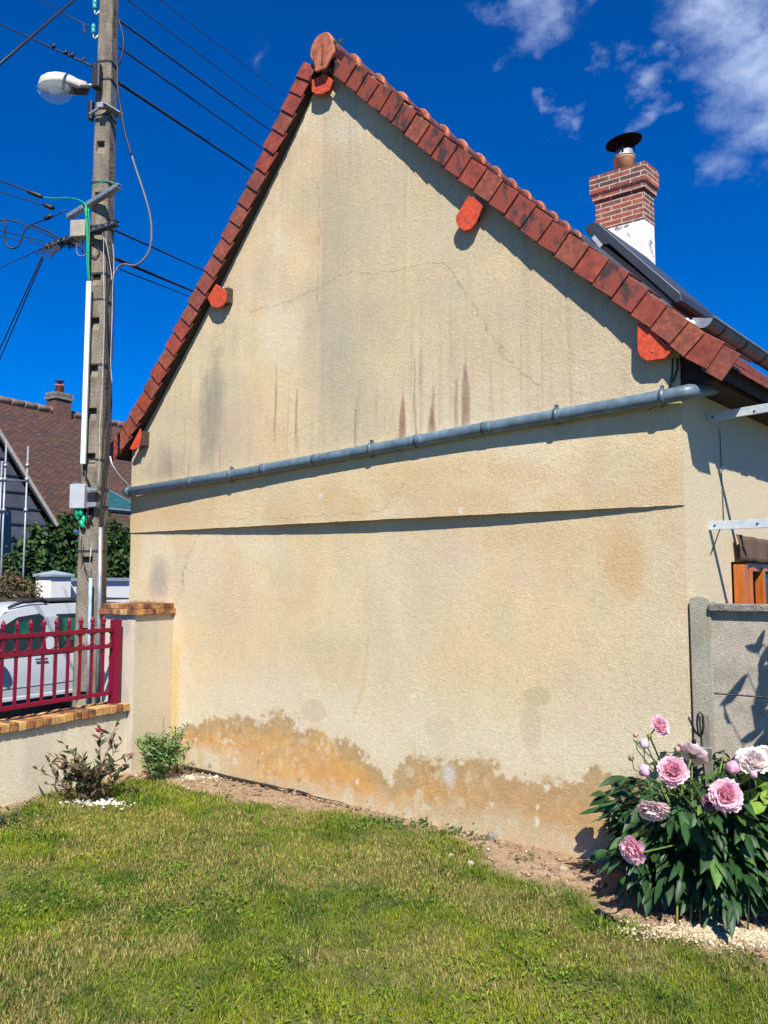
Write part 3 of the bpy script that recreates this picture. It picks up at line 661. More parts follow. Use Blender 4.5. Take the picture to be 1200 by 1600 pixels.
for (lo_, hi_, e) in [(zb_ + .001, z1_, .0), (z1_ + .001, z2_ - .001, .022), (z2_, z3_, .04)]:
    mb = MB(); chbox(mb, lo_, hi_, e); o = mb.build('brick_stack', m_chbrick, cho); 
    me = o.data; uvl = me.uv_layers.new(name='UVMap')
    for p in me.polygons:
        for li in p.loop_indices:
            c = me.vertices[me.loops[li].vertex_index].co
            ax = cl_ if abs(p.normal.dot(cl_)) < abs(p.normal.dot(cr_)) else cr_
            uvl.data[li].uv = (c.dot(ax), c.z) if abs(p.normal.z) < .5 else (c.x, c.y)
pc = V(cb.x, cb.y, 0) + cl_ * wl_ * .48 + cr_ * wr_ * .5
mb = MB(); mb.lathe(pc + Z * z3_, Z, [(.105, -.02), (.10, .14), (.11, .15), (.11, .165)], 24); mb.build('chimney_pot', m_pot, cho)
mb = MB(); mb.lathe(pc + Z * (z3_ + .165), Z, [(.112, 0), (.112, .02), (.095, .022), (.095, .075), (.085, .08)], 24); flue = mb.build('flue_collar', m_galv, cho)
mb = MB(); tilt = (Z + cl_ * .10 - cr_ * .10).normalized()
mb.lathe(pc + Z * (z3_ + .345), tilt, [(.185, 0), (.185, .008), (.02, .035), (.0, .036)], 32); mb.build('rain_cap', M('matt_black_metal', (.008, .008, .008), rough=.8, spec=.05), cho)  # matt near-black metal, low specular to keep bounce reflection down
for k in range(3):
    a_ = 2.2 + k * 2.094; dd = V(math.cos(a_), math.sin(a_), 0) * .10
    mb = MB(); mb.tube([pc + dd + Z * (z3_ + .17), pc + dd * 1.1 + Z * (z3_ + .35)], .008, 6); mb.build('cap_strut', m_black, cho)
# drainpipe sloping across the gable
def pp(x, y, o=.085): q = guz(x, y, o); return gp(q[0], o, q[1])
pl = [(198, 769.5), (362, 743), (580, 703), (760, 669), (870, 650), (1035, 621), (1070, 613.5)]
pts = [pp(x, y) for x, y in pl]; PR = .046
# straighten
a0, b0 = pts[0], pts[-1]
pts = [a0 + (b0 - a0) * ((p - a0).dot(b0 - a0) / (b0 - a0).length_squared) * 1.0 + (p - (a0 + (b0 - a0) * ((p - a0).dot(b0 - a0) / (b0 - a0).length_squared))) * .8 for p in pts]
e = pts[-1]; pts += [e + U * .022 + S * .01 + Z * .005, e + U * .030 + S * .05 + Z * .010, e + U * .030 + S * .40 + Z * .10]
mb = MB(); mb.tube(pts, PR, 20); dp_ = mb.build('drainpipe', m_pvc, house)
def onpipe(x):
    best = None
    for i in range(len(pl) - 1):
        if pl[i][0] <= x <= pl[i + 1][0] or i == len(pl) - 2:
            t = (x - pl[i][0]) / (pl[i + 1][0] - pl[i][0]); c = pts[i].lerp(pts[i + 1], t); return c, (pts[i + 1] - pts[i]).normalized()
for x in (304, 420, 503, 661, 763):
    c, d = onpipe(x); mb = MB(); mb.lathe(c - d * .03, d, [(PR + .001, 0), (PR + .0025, .002), (PR + .0025, .05), (PR + .001, .055)], 20); mb.build('pipe_collar', m_pvc, dp_)
    mb = MB(); mb.lathe(c - d * .034, d, [(PR + .001, -.003), (PR + .0035, -.002), (PR + .0035, .006), (PR + .001, .007)], 20); mb.build('seal_ring', m_black, dp_)
c, d = onpipe(202); mb = MB(); mb.lathe(c - d * .02, d, [(PR + .001, 0), (PR + .006, .002), (PR + .006, .05), (PR + .001, .052)], 20); mb.build('pipe_collar', m_pvc, dp_)
for x in (362, 581, 870, 1035):
    c, d = onpipe(x); mb = MB(); mb.lathe(c - d * .014, d, [(PR + .002, 0), (PR + .008, .002), (PR + .008, .028), (PR + .002, .03)], 20)
    mb.box(c + Z * (PR + .014), d * .009, NG * .014, Z * .014); mb.box(c - Z * (PR + .006), d * .008, NG * .012, Z * .01)
    mb.bar(c + Z * (PR + .01), c + Z * (PR + .01) - NG * .07, .008, .008); mb.build('pipe_clamp', m_zinc, dp_)
mb = MB(); mb.tube([pp(930, 645, .01), pp(945, 653, .01), pp(975, 657, .012), pp(1010, 643, .012), pp(1030, 632, .03)], .0025, 6); mb.build('loose_wire', m_greycable, house)
mb = MB(); mb.tube([pp(1058, 560, .02), pp(1059, 575, .02), pp(1053, 592, .02), pp(1046, 606, .04)], .006, 6); mb.tube([pp(1051, 560, .015), pp(1050, 585, .015), pp(1046, 606, .03)], .0045, 6); mb.build('eave_cable', m_cable, house)
mb = MB(); mb.box(sp(LEN / 2, .10, 3.02), S * (LEN / 2 - .02), NS * .10, Z * .085); mb.build('eave_dark_beam', m_under, house)  # dark beam added so the shaded eave return reads black
# awning brackets on the side wall
for k, (t, z, ln, sl) in enumerate([(.44, 2.80, .62, .02), (.41, 2.085, .62, -.0)]):
    mb = MB(); a_ = sp(t, .0, z); b_ = a_ + NS * ln + Z * sl
    mb.bar(a_, b_, .02, .055); brk = mb.build('awning_bracket', m_white_bracket, house, bevel=.002)
    if k: mb = MB(); mb.tube([a_ + NS * .07 - Z * .02, a_ + NS * .012 - Z * .17], .004, 6); mb.build('brace', m_steel_dark, brk)
    for s_ in (.04, .3):
        mb = MB(); mb.lathe(a_ + NS * s_ - S * .010, -S, [(.008, 0), (.006, .004)], 8); mb.build('bolt', m_steel_dark, brk)
mb = MB(); mb.tube([sp(.66, .006, 2.75), sp(.67, .006, 2.1)], .003, 6); mb.build('wall_cable', m_greycable, house)
# brown canvas blind over the window
n = 18; vs = []; fs = []
for i in range(n):
    for j in range(6):
        t = t0 + .02 + (t1 - t0 + .15) * i / (n - 1); z = 2.045 - j * .036 - .03 * i / n
        vs.append(sp(t, .03 + .012 * math.sin(i * 1.7 + j * .8) + .006 * j, z))
for i in range(n - 1):
    for j in range(5): fs.append((i * 6 + j, (i + 1) * 6 + j, (i + 1) * 6 + j + 1, i * 6 + j + 1))
mb = MB(); mb.add(vs, fs, True); o = mb.build('canvas_blind', m_brownfab, house, fixn=False); s_ = o.modifiers.new('s', 'SOLIDIFY'); s_.thickness = .006

# ============================================================ GROUND
ZL = gnd(0, 1258, .02)                     # a point at the foot of the low wall
ST = -.45                                  # street level
def dwall(x, y): return (x - G0.x) * NG.x + (y - G0.y) * NG.y        # in front of the gable
def dlow(x, y): return (x - ZL.x) * B.x + (y - ZL.y) * B.y           # on our side of the low wall
bigs = 400
mb = MB(); mb.add([V(-bigs, -60, ST - .02), V(bigs, -60, ST - .02), V(bigs, 900, ST - .02), V(-bigs, 900, ST - .02)], [(0, 1, 2, 3)])
tag(mb.build('ground', m_earth, fixn=False), kind='structure')
r0 = ZL - B * 1.2; r1 = ZL - B * 9
mb = MB(); mb.add([V(p.x, p.y, ST - .01) for p in (r0 - A * 40, r0 + A * 60, r1 + A * 60, r1 - A * 40)], [(0, 1, 2, 3)]); tag(mb.build('road', m_asphalt, fixn=False), kind='structure')
mb = MB(); q0 = ZL - B * .12
mb.box(V((q0 + r0).x / 2, (q0 + r0).y / 2, ST - .02) + A * 10, A * 50, B * .54, Z * .10); tag(mb.build('pavement', m_conc2, fixn=False), kind='structure')
# lawn sheet with bare soil along the wall
def soilmask(x, y):
    u = x * U.x + y * U.y; d = dwall(x, y)
    w_ = np.interp(u, [-5.6, -5.2, -4.6, -4.1, -3.6, -3.1, -2.75, -2.4, -2.0, -1.5, -1.0, 0, 1, 3], [.62, .42, .40, .34, .13, .08, .10, .30, .55, .70, .80, .85, .8, .8])
    m1 = 1 - sstep(w_ - .10, w_ + .10, d + (fbm(x * 4, y * 4, 4, 5) - .5) * .45)
    dl = dlow(x, y); m2 = 1 - sstep(.18, .42, dl + (fbm(x * 3, y * 3, 4, 6) - .5) * .5)
    return np.maximum(m1, m2 * .75)
xs = np.arange(-7, 5.2, .03); ys = np.arange(-4.0, 9.5, .03)
X, Y = np.meshgrid(xs, ys, indexing='ij')
Hh = 0.045 - 0.0195 * ((X * U.x + Y * U.y) + 5.575) + .03 * (fbm(X * 1.2, Y * 1.2, 3, 60) - .5)
sm = soilmask(X, Y)
clod = fbm(X * 16, Y * 16, 4, 61)
Hh = Hh + sm * (.035 * (clod - .5) + .012) * (.15 + .85 * sstep(.03, .22, dwall(X, Y)))
# shrinkage crack by the wall is not carved, a dark ribbon gives its shade
uu = X * U.x + Y * U.y; dd_ = dwall(X, Y)
Hh = np.where(dlow(X, Y) < -.05, ST - .3, Hh); Hh = np.where(dd_ < -.12, ST - .3, Hh)
nx, ny = X.shape; i = (np.arange(nx - 1)[:, None] * ny + np.arange(ny - 1)[None]).ravel()
q = np.stack([i, i + ny, i + ny + 1, i + 1], -1)
n1 = fbm(X * 3, Y * 3, 4, 62)[..., None]; n2 = fbm(X * 22, Y * 22, 3, 63)[..., None]
soil = np.array((.30, .20, .125)) * (.65 + .7 * n2); soil = soil * (1 - .35 * n1) + np.array((.36, .29, .2)) * .35 * n1
thatch = np.array((.13, .125, .045)) * (.6 + .8 * n2)
C = thatch * (1 - sm[..., None]) + soil * sm[..., None]
m_lawn = M('lawn_soil', (.1, .1, .05), rough=1, attr=True, var=.3, scale=60, bump=.6, bscale=70, spec=.1)
lawn = np_mesh('lawn', np.stack([X, Y, Hh], -1).reshape(-1, 3), q, m_lawn, color=C.reshape(-1, 3), smooth=True); tag(lawn, kind='structure')
def HG(x, y): return 0.045 - 0.0195 * ((x * U.x + y * U.y) + 5.575) + .03 * (fbm(x * 1.2, y * 1.2, 3, 60) - .5)

# jagged dark ribbon laid on the soil as the shade inside the shrinkage gap
mb = MB(); cpts = [(283,1204),(300,1208),(318,1209),(335,1212),(352,1216),(372,1217),(388,1223),(402,1229),(420,1232),(440,1238),(458,1238),(475,1243),(490,1251),(510,1256),(530,1260),(545,1266)]
gp_ = []
for k, (x, y) in enumerate(cpts):
    p = gnd(x, y - 1, .035 - .004 * k / 3); p = p + NG * (max(.016, dwall(p.x, p.y)) - dwall(p.x, p.y)); p.z = float(HG(np.array(p.x), np.array(p.y))) + .030; gp_.append(p)
gap_mat = M('gap_shade', (.012, .01, .008), var=.2, rough=1)
vs = []; fs = []
rr_ = random.Random(4)
fine = []
for a, b in zip(gp_, gp_[1:]):
    for t in (0, .33, .66): fine.append(a.lerp(b, t) + NG * rr_.uniform(-.006, .006))
fine.append(gp_[-1])
for k, p in enumerate(fine):
    wd = .024 * (1 - (k / len(fine)) ** 2 * .8) * rr_.uniform(.6, 1.3)
    vs += [p + NG * wd, p - NG * wd]
for k in range(len(fine) - 1): fs.append((2 * k, 2 * k + 2, 2 * k + 3, 2 * k + 1))
mb.add(vs, fs); tag(mb.build('crack_shade_strip', gap_mat, fixn=False), kind='structure')

# ------------------------------------------------------------ grass blades (one lawn, uncountable)
def blades(name, n, region, hmin, hmax, wid, mask, kind_label, colfn, bend=.5, seed=1):
    r = np.random.default_rng(seed); x0, x1, y0, y1 = region
    x = r.uniform(x0, x1, n); y = y0 + (y1 - y0) * r.random(n) ** 1.25
    ok = (dlow(x, y) > .06) & (dwall(x, y) > .03)
    fx = np.abs(x) / np.maximum(y, .1) < .66
    keep = ok & fx & (r.random(n) < mask(x, y)); x = x[keep]; y = y[keep]; n = len(x)
    tuft = fbm(x * 7, y * 7, 3, 70)
    h = (hmin + (hmax - hmin) * r.random(n) ** 1.5) * (.55 + .9 * tuft)
    a = r.uniform(0, 2 * np.pi, n); le = r.uniform(.15, 1.0, n) * bend * h * 2; 
    ww = wid * r.uniform(.6, 1.3, n) * (1 + .10 * (y - 3))
    z = HG(x, y) - .004
    p0 = np.stack([x, y, z], -1); wv = np.stack([np.cos(a + 1.57 + r.uniform(-.7, .7, n)), np.sin(a + 1.57), np.zeros(n)], -1) * ww[:, None] / 2
    dv = np.stack([np.cos(a), np.sin(a), np.zeros(n)], -1)
    p1 = p0 + dv * (le * .35)[:, None]; p1[:, 2] += h * .6
    p2 = p0 + dv * le[:, None]; p2[:, 2] += h
    v = np.stack([p0 - wv, p0 + wv, p1 + wv * .8, p1 - wv * .8, p2], 1).reshape(-1, 3)
    b = np.arange(n)[:, None] * 5
    f = np.concatenate([b + np.array([[0, 1, 2]]), b + np.array([[0, 2, 3]]), b + np.array([[3, 2, 4]])], 0)
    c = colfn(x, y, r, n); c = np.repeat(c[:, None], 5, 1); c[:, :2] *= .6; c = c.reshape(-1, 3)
    return np_mesh(name, v, f, m_grass, color=c)
m_grass = M('grass_blade', (.1, .15, .03), rough=.55, attr=True, var=.05, scale=3, trans=.3, spec=.3)
def gcol(x, y, r, n):
    a = fbm(x * 1.6, y * 1.6, 4, 80)[:, None]; b = fbm(x * 5, y * 5, 3, 81)[:, None]; s = r.random((n, 1))
    green = np.array((.165, .24, .010)); deep = np.array((.075, .15, .008)); straw = np.array((.46, .37, .12)); yel = np.array((.34, .38, .012))
    c = green + (deep - green) * sstep(.45, .62, b); c = c + (yel - c) * sstep(.52, .72, a) * .6
    ps = .15 + .72 * sstep(.42, .60, fbm(x * 2.3, y * 2.3, 4, 82))[:, None] - .2 * a
    c = np.where(s < ps * .72, straw * (.55 + .7 * r.random((n, 1))), c)
    return c * (.55 + .9 * r.random((n, 1)))
gm = lambda x, y: (1 - soilmask(x, y)) ** 1.5 * (.55 + .45 * sstep(.3, .5, fbm(x * 2.1, y * 2.1, 3, 83))) + .015
def gcol2(x, y, r, n):
    return np.array((.13, .24, .012)) * (.6 + .8 * r.random((n, 1))) + np.array((.10, .06, 0)) * (r.random((n, 1)) < .3)
tm = lambda x, y: (sstep(.60, .72, fbm(x * 2.6, y * 2.6, 3, 183)) * sstep(.5, .65, fbm(x * 11, y * 11, 2, 184)) * .9 + .012) * (1 - soilmask(x, y) * .9)
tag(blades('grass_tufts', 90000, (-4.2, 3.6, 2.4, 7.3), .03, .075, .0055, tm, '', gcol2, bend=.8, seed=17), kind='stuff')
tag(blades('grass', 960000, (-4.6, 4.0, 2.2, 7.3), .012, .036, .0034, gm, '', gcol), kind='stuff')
# broad-leaved weeds and clover in the turf
def discs(name, n, region, rad, mask, colr, seed, hh=.02, keepf=.66):
    r = np.random.default_rng(seed); x0, x1, y0, y1 = region
    x = r.uniform(x0, x1, n); y = r.uniform(y0, y1, n)
    ok = (dlow(x, y) > .06) & (dwall(x, y) > .02) & (r.random(n) < mask(x, y)) & (np.abs(x) / y < keepf); x = x[ok]; y = y[ok]; n = len(x)
    a = r.uniform(0, 6.28, n); tl = r.uniform(0, .7, n); rr = rad * r.uniform(.5, 1.3, n)
    z = HG(x, y) + r.uniform(.3, 1.4, n) * hh
    e1 = np.stack([np.cos(a) * np.cos(tl), np.sin(a) * np.cos(tl), np.sin(tl)], -1) * rr[:, None]; e2 = np.stack([-np.sin(a), np.cos(a), np.zeros(n)], -1) * rr[:, None] * .62
    c = np.stack([x, y, z], -1); k = [(-1, 0), (-.45, .8), (.4, .85), (1, 0), (.4, -.85), (-.45, -.8)]
    v = np.stack([c + e1 * p + e2 * q for p, q in k], 1).reshape(-1, 3)
    b = np.arange(n)[:, None] * 6; f = np.concatenate([b + np.array([[0, 1, 2, 3]]), b + np.array([[0, 3, 4, 5]])], 0)
    cc = np.array(colr) * r.uniform(.6, 1.4, (n, 1)) * np.array([1, 1, 1]); cc = np.repeat(cc[:, None], 6, 1).reshape(-1, 3)
    return np_mesh(name, v, f, m_grass, color=cc)
wm = lambda x, y: (sstep(.50, .66, fbm(x * 1.5, y * 1.5, 3, 90)) * sstep(.4, .6, fbm(x * 6, y * 6, 2, 91)) + .02) * (1 - soilmask(x, y))
tag(discs('clover', 60000, (-3.5, 3, 2.4, 6.6), .0095, wm, (.17, .28, .02), 11), kind='stuff')
# stones and crumbs on the soil
def scatter_stones(name, n, centre_fn, size, colr, seed, kind='stuff', lift=.0):
    r = np.random.default_rng(seed); base = np.array([[1, 0, 0], [-1, 0, 0], [0, 1, 0], [0, -1, 0], [0, 0, 1], [0, 0, -1.]])
    F_ = np.array([[0, 2, 4], [2, 1, 4], [1, 3, 4], [3, 0, 4], [2, 0, 5], [1, 2, 5], [3, 1, 5], [0, 3, 5]])
    x, y = centre_fn(r, n); n = len(x); s = size * (.25 + r.random(n) ** 3 * 1.5)
    z = HG(x, y) + .012 + s * .2 + lift
    jit = base[None] * r.uniform(.5, 1.2, (n, 6, 3)) * np.array([1, .8, .55]); a = r.uniform(0, 6.28, n)
    ca, sa = np.cos(a)[:, None], np.sin(a)[:, None]
    jx = jit[..., 0] * ca - jit[..., 1] * sa; jy = jit[..., 0] * sa + jit[..., 1] * ca
    v = np.stack([x[:, None] + jx * s[:, None], y[:, None] + jy * s[:, None], z[:, None] + jit[..., 2] * s[:, None]], -1).reshape(-1, 3)
    f = (np.arange(n)[:, None, None] * 6 + F_[None]).reshape(-1, 3)
    c = np.array(colr) * r.uniform(.55, 1.25, (n, 1)); c = np.repeat(c[:, None], 6, 1).reshape(-1, 3)
    o = np_mesh(name, v, f, m_stone, color=c); return tag(o, kind=kind)
m_stone = M('stone', (.4, .35, .3), attr=True, var=.15, scale=40, rough=.95, spec=.1)
def on_soil(r, n):
    x = r.uniform(-3.2, 4, n); y = r.uniform(3.2, 7.4, n); k = (r.random(n) < soilmask(x, y) ** 2) & (dwall(x, y) > .015) & (dlow(x, y) > .1); return x[k], y[k]
scatter_stones('soil_crumbs', 16000, on_soil, .016, (.30, .21, .135), 21)
scatter_stones('gravel', 1500, on_soil, .017, (.55, .48, .38), 22)
def around(px, py, sx, sy):
    c = gnd(px, py, .0)
    def f(r, n):
        t = r.normal(size=(n, 2)); x = c.x + t[:, 0] * sx; y = c.y + t[:, 1] * sy
        k = (dwall(x, y) > .02) & (dlow(x, y) > .04); return x[k], y[k]
    return f
scatter_stones('pale_chippings', 3400, around(1110, 1444, .20, .05), .010, (.58, .47, .31), 23)
scatter_stones('pale_chippings', 3200, around(1190, 1452, .20, .06), .010, (.58, .47, .31), 26)
scatter_stones('pale_chippings', 900, around(285, 1224, .20, .05), .012, (.66, .58, .42), 24)
scatter_stones('pale_chippings', 420, around(150, 1266, .12, .045), .017, (.72, .68, .56), 25)
def on_soil2(r, n): return on_soil(r, n)
scatter_stones('dry_litter', 2600, on_soil2, .012, (.42, .30, .16), 29)
scatter_stones('soil_clods', 700, on_soil2, .034, (.30, .205, .13), 30, lift=-.012)
# larger stones by the wall
for k, (x, y, s, c, lab) in enumerate([(735, 1345, .024, None, 'pale rounded stone on the bare soil below the middle of the wall'), (705, 1334, .02, None, 'small pinkish stone on the soil left of the pale rounded stone'),
            (765, 1309, .03, None, 'brown upright lump of broken render at the wall foot'), (880, 1352, .028, None, 'flat beige stone on the soil between wall and peony')]):
    p = gnd(x, y, 0.0); mb = MB(); rr = random.Random(k)
    mb.lathe(V(p.x, p.y, float(HG(np.array(p.x), np.array(p.y)))), (Z + U * .3).normalized(), [(s * .8, -.01), (s, s * .3), (s * .8, s * (.7 if k != 2 else 1.4)), (s * .3, s * (.9 if k != 2 else 1.9))], 7, smooth=False)
    tag(mb.build('stone', m_conc3 if k == 2 else m_plaster_stone if False else m_conc2), lab, 'stone', 'loose stones at the wall foot')

# ============================================================ LEAF HELPERS
def leaf_mesh(name, insts, shape, mat, parent, colors, fold=.15, droop=.2):
    """insts: list of (pos, dir, normal, length, width); shape: list of (t, w)"""
    P0 = np.array([i[0] for i in insts]); D = np.array([i[1] for i in insts], float); Nn = np.array([i[2] for i in insts], float)
    Ls = np.array([i[3] for i in insts])[:, None]; Ws = np.array([i[4] for i in insts])[:, None]
    D /= np.linalg.norm(D, axis=1, keepdims=True) + 1e-9; Sd = np.cross(D, Nn); Sd /= np.linalg.norm(Sd, axis=1, keepdims=True) + 1e-9; Nn = np.cross(Sd, D)
    rows = []
    for t, w in shape:
        c = P0 + D * Ls * t - Nn * Ls * droop * t * t
        rows += [c - Sd * Ws * w / 2 + Nn * Ws * w * fold, c, c + Sd * Ws * w / 2 + Nn * Ws * w * fold]
    k = len(shape); v = np.stack(rows, 1).reshape(-1, 3); b = np.arange(len(insts))[:, None] * (3 * k); f = []
    for j in range(k - 1):
        o = 3 * j
        f += [b + np.array([[o, o + 1, o + 4, o + 3]]), b + np.array([[o + 1, o + 2, o + 5, o + 4]])]
    f = np.concatenate(f, 0); c = np.repeat(np.array(colors)[:, None], 3 * k, 1)
    c[:, 1::3] *= 1.25
    return np_mesh(name, v, f, mat, parent, color=c.reshape(-1, 3), smooth=True)
LANCE = [(0, .05), (.18, .6), (.42, 1), (.68, .78), (.88, .35), (1, .02)]
OVAL = [(0, .08), (.25, .85), (.55, 1), (.82, .6), (1, .03)]
m_leaf = M('leaf_gloss', (.05, .1, .03), rough=.48, attr=True, var=.15, scale=30, trans=.15, spec=.35)
m_leafm = M('leaf_matt', (.05, .1, .03), rough=.6, attr=True, var=.2, scale=30, trans=.3, spec=.3)
m_stem = M('green_stem', (.14, .20, .05), rough=.6, var=.25)
m_rstem = M('brown_stem', (.16, .09, .055), rough=.8, var=.3)
m_petal = M('petal', (.8, .5, .65), rough=.6, attr=True, var=.04, scale=20, trans=.35, spec=.1)
rnd = random.Random(3)
def rv3(s=1): return V(rnd.gauss(0, s), rnd.gauss(0, s), rnd.gauss(0, s))

# ============================================================ PEONY
def gz(p): return float(HG(np.array(p.x), np.array(p.y)))
pb = gnd(1090, 1405, -.04); pb = V(pb.x, pb.y, gz(pb))
peony = thing('peony_bush', pb, 'bushy peony with dark leaves and large pink double blooms at the right wall corner', 'peony')
RIGHT = V(1, 0, 0); TOC = V(-pb.x, -pb.y, 0).normalized()
def compound(tip, dirv, sc_, ins, cols, light):
    """one peony leaf: rachis with three groups of leaflets"""
    sc_ *= rnd.uniform(.7, 1.15); d = dirv.normalized(); side = d.cross(Z); side = side.normalized() if side.length > .1 else RIGHT
    up = side.cross(d)
    for (off, ang, l) in [(.0, .75, .85), (.0, -.75, .85), (.09, .5, 1), (.09, -.5, 1), (.16, .28, 1.05), (.16, -.28, 1.05), (.18, 0, 1.15)]:
        p = tip + d * off * sc_ + rv3(.004); dd = (d * math.cos(ang) + side * math.sin(ang) - Z * rnd.uniform(.1, .5) + rv3(.08)).normalized()
        n = (up + side * rnd.uniform(-.5, .5) + TOC * .25 + rv3(.12)).normalized()
        ins.append((p, dd, n, .118 * sc_ * l * rnd.uniform(.6, 1.3), .044 * sc_ * rnd.uniform(.7, 1.3)))
        g = rnd.uniform(.7, 1.25) * light
        cols.append((.024 * g, .070 * g, .020 * g) if rnd.random() < .9 else (.07 * g, .14 * g, .025 * g))
def dome(a, el, r=1):                     # point on the bush dome
    return pb + V(.045 + math.cos(a) * math.cos(el) * .37 * r, math.sin(a) * math.cos(el) * .28 * r, .14 + math.sin(el) * .71 * r)
ins = []; cols = []; stems = MB(); nst = 0
for k in range(84):
    a = rnd.uniform(0, 6.28); el = math.asin(rnd.uniform(.02, .98)); end = dome(a, el, rnd.uniform(.82, 1.0)) 
    b0 = pb + V(math.cos(a) * .10 * rnd.random(), math.sin(a) * .08 * rnd.random(), -.03)
    mid = b0.lerp(end, .5) + Z * .10
    pts = [b0, b0.lerp(mid, .5) + Z * .04, mid, mid.lerp(end, .5) + Z * .03, end]
    stems.tube(pts, [.0065, .006, .0055, .005, .003], 6)
    for t in (.42, .55, .68, .8, .9, 1.0):
        i = min(int(t * 4), 3); p = pts[i].lerp(pts[i + 1], t * 4 - i)
        out = (p - pb); out.z = 0; out = out.normalized() if out.length > .02 else V(math.cos(a), math.sin(a), 0)
        out = (Matrix.Rotation(rnd.uniform(-1.3, 1.3), 3, 'Z') @ out)
        dd = (out + Z * rnd.uniform(-.35, .35)).normalized()
        st = p + dd * rnd.uniform(.03, .10)
        stems.tube([p, p.lerp(st, .5) + Z * .005, st], [.0025, .002, .0018], 5, caps=False)
        compound(st, dd, rnd.uniform(.72, 1.1), ins, cols, 1)
for k in range(46):                       # low leaves hanging in front
    a = rnd.uniform(math.pi * 1.0, math.pi * 2.0); p = pb + V(.05 + math.cos(a) * rnd.uniform(.16, .34), math.sin(a) * rnd.uniform(.08, .18), rnd.uniform(.20, .36))
    compound(p, V(math.cos(a), math.sin(a), -.35), rnd.uniform(.8, 1.1), ins, cols, .95)
leaf_mesh('leaves', ins, LANCE, m_leaf, peony, cols, fold=.18, droop=.25)
stems.build('stems', m_stem, peony)
m_yst = M('ochre_stem', (.22, .20, .04), rough=.6)
for (x, y0, y1) in [(1078, 1420, 1330), (1092, 1418, 1330), (1056, 1408, 1320)]:
    a = at(x, y0, 4.2); a.z = gz(a) - .02; b = at(x + 4, y1, 4.48); mb = MB(); mb.tube([a, b], [.006, .005], 7); mb.build('stem', m_yst, peony)
def bloom(c, nrm, r, tone, parent, seed, open_=1.0):
    g = random.Random(seed); nrm = nrm.normalized(); x = nrm.cross(Z); x = x.normalized() if x.length > .1 else RIGHT; y = nrm.cross(x)
    pale, deep = tone; mbv = []; mbf = []; cols_ = []
    def petal(base, out, pn, L_, W_, k0, k1, cup, nu=6, nv=6):
        sd_ = out.cross(pn).normalized(); b = len(mbv); ph = g.uniform(0, 6); sk = g.uniform(-.25, .25); am = g.uniform(.03, .09) * r
        for iu in range(nu):
            u_ = iu / (nu - 1); wd = W_ * (.30 + .70 * math.sin(min(1, u_ * 1.05 + .12) * math.pi * .60))
            for iv in range(nv):
                v_ = iv / (nv - 1) * 2 - 1
                notch = 1 - (.16 * abs(v_) ** 2.5 + .07 * math.cos(v_ * 8 + ph)) * (u_ ** 2)
                p = base + out * L_ * u_ * notch + sd_ * (wd * v_ + sk * W_ * u_ * u_) + pn * (cup * L_ * u_ * u_ + abs(v_) ** 2 * W_ * .30 + math.sin(v_ * 5 + ph) * am * u_)
                mbv.append(p); k_ = min(1, max(0, k0 * (1 - u_) + k1 * u_ + g.uniform(-.06, .06)))
                if iu == nu - 1: k_ *= .6
                cols_.append([pale[q] * (1 - k_) + deep[q] * k_ for q in range(3)])
        for iu in range(nu - 1):
            for iv in range(nv - 1): o_ = b + iu * nv + iv; mbf.append((o_, o_ + 1, o_ + nv + 1, o_ + nv))
    for ring, (n, tl, ln) in enumerate([(9, -.12, .98), (9, .12, .92), (9, .36, .84)]):
        for i in range(n):
            a = 6.283 * (i + g.random() * .6) / n; t = tl + g.uniform(-.16, .16); rd = x * math.cos(a) + y * math.sin(a)
            out = rd * math.cos(t) + nrm * math.sin(t); pn = nrm * math.cos(t) - rd * math.sin(t)
            petal(c - nrm * r * .22 + rd * r * .08, out, pn, r * ln * g.uniform(.88, 1.1), r * .44 * g.uniform(.85, 1.15), .35, .10, .22)
    ni_ = 44 + (seed * 13) % 30
    for i in range(ni_):                   # crowded inner petals filling the ball
        h_ = (i + .5) / ni_; el_ = .42 + 1.1 * h_ + g.uniform(-.12, .12); a = i * 2.39996 + g.uniform(-.3, .3)
        rd = x * math.cos(a) + y * math.sin(a); out = (rd * math.cos(el_) + nrm * math.sin(el_) + V(g.gauss(0, .12), g.gauss(0, .12), g.gauss(0, .12))).normalized()
        side_ = out.cross(nrm); side_ = side_.normalized() if side_.length > .1 else x
        pn = side_.cross(out) * -1; pn = (pn * math.cos(.5) + side_ * g.uniform(-.7, .7)).normalized(); pn = (pn - out * pn.dot(out)).normalized()
        if pn.dot(nrm) < 0: pn = -pn
        petal(c - nrm * r * .18 + rd * r * .16 * (1 - h_), out, pn, r * g.uniform(.60, .80) * (1 - .12 * h_), r * g.uniform(.16, .30), .75, .12 + .62 * h_ * g.uniform(.5, 1.3), g.uniform(.1, .4), 5, 5)
    f = np_mesh('flower', np.array([tuple(p) for p in mbv]), np.array(mbf), m_petal, parent, color=np.array(cols_), smooth=True)
    cup = MB(); cup.lathe(c - nrm * r * .42, nrm, [(.006, -.004), (r * .2, .005), (r * .30, r * .16)], 10); cup.build('calyx', m_stem, f)
    return f
PINK = ((.94, .68, .75), (.93, .38, .49)); PALE = ((.94, .80, .79), (.92, .58, .60)); WHT = ((.94, .89, .86), (.92, .72, .71)); HOT = ((.94, .68, .75), (.94, .32, .44))
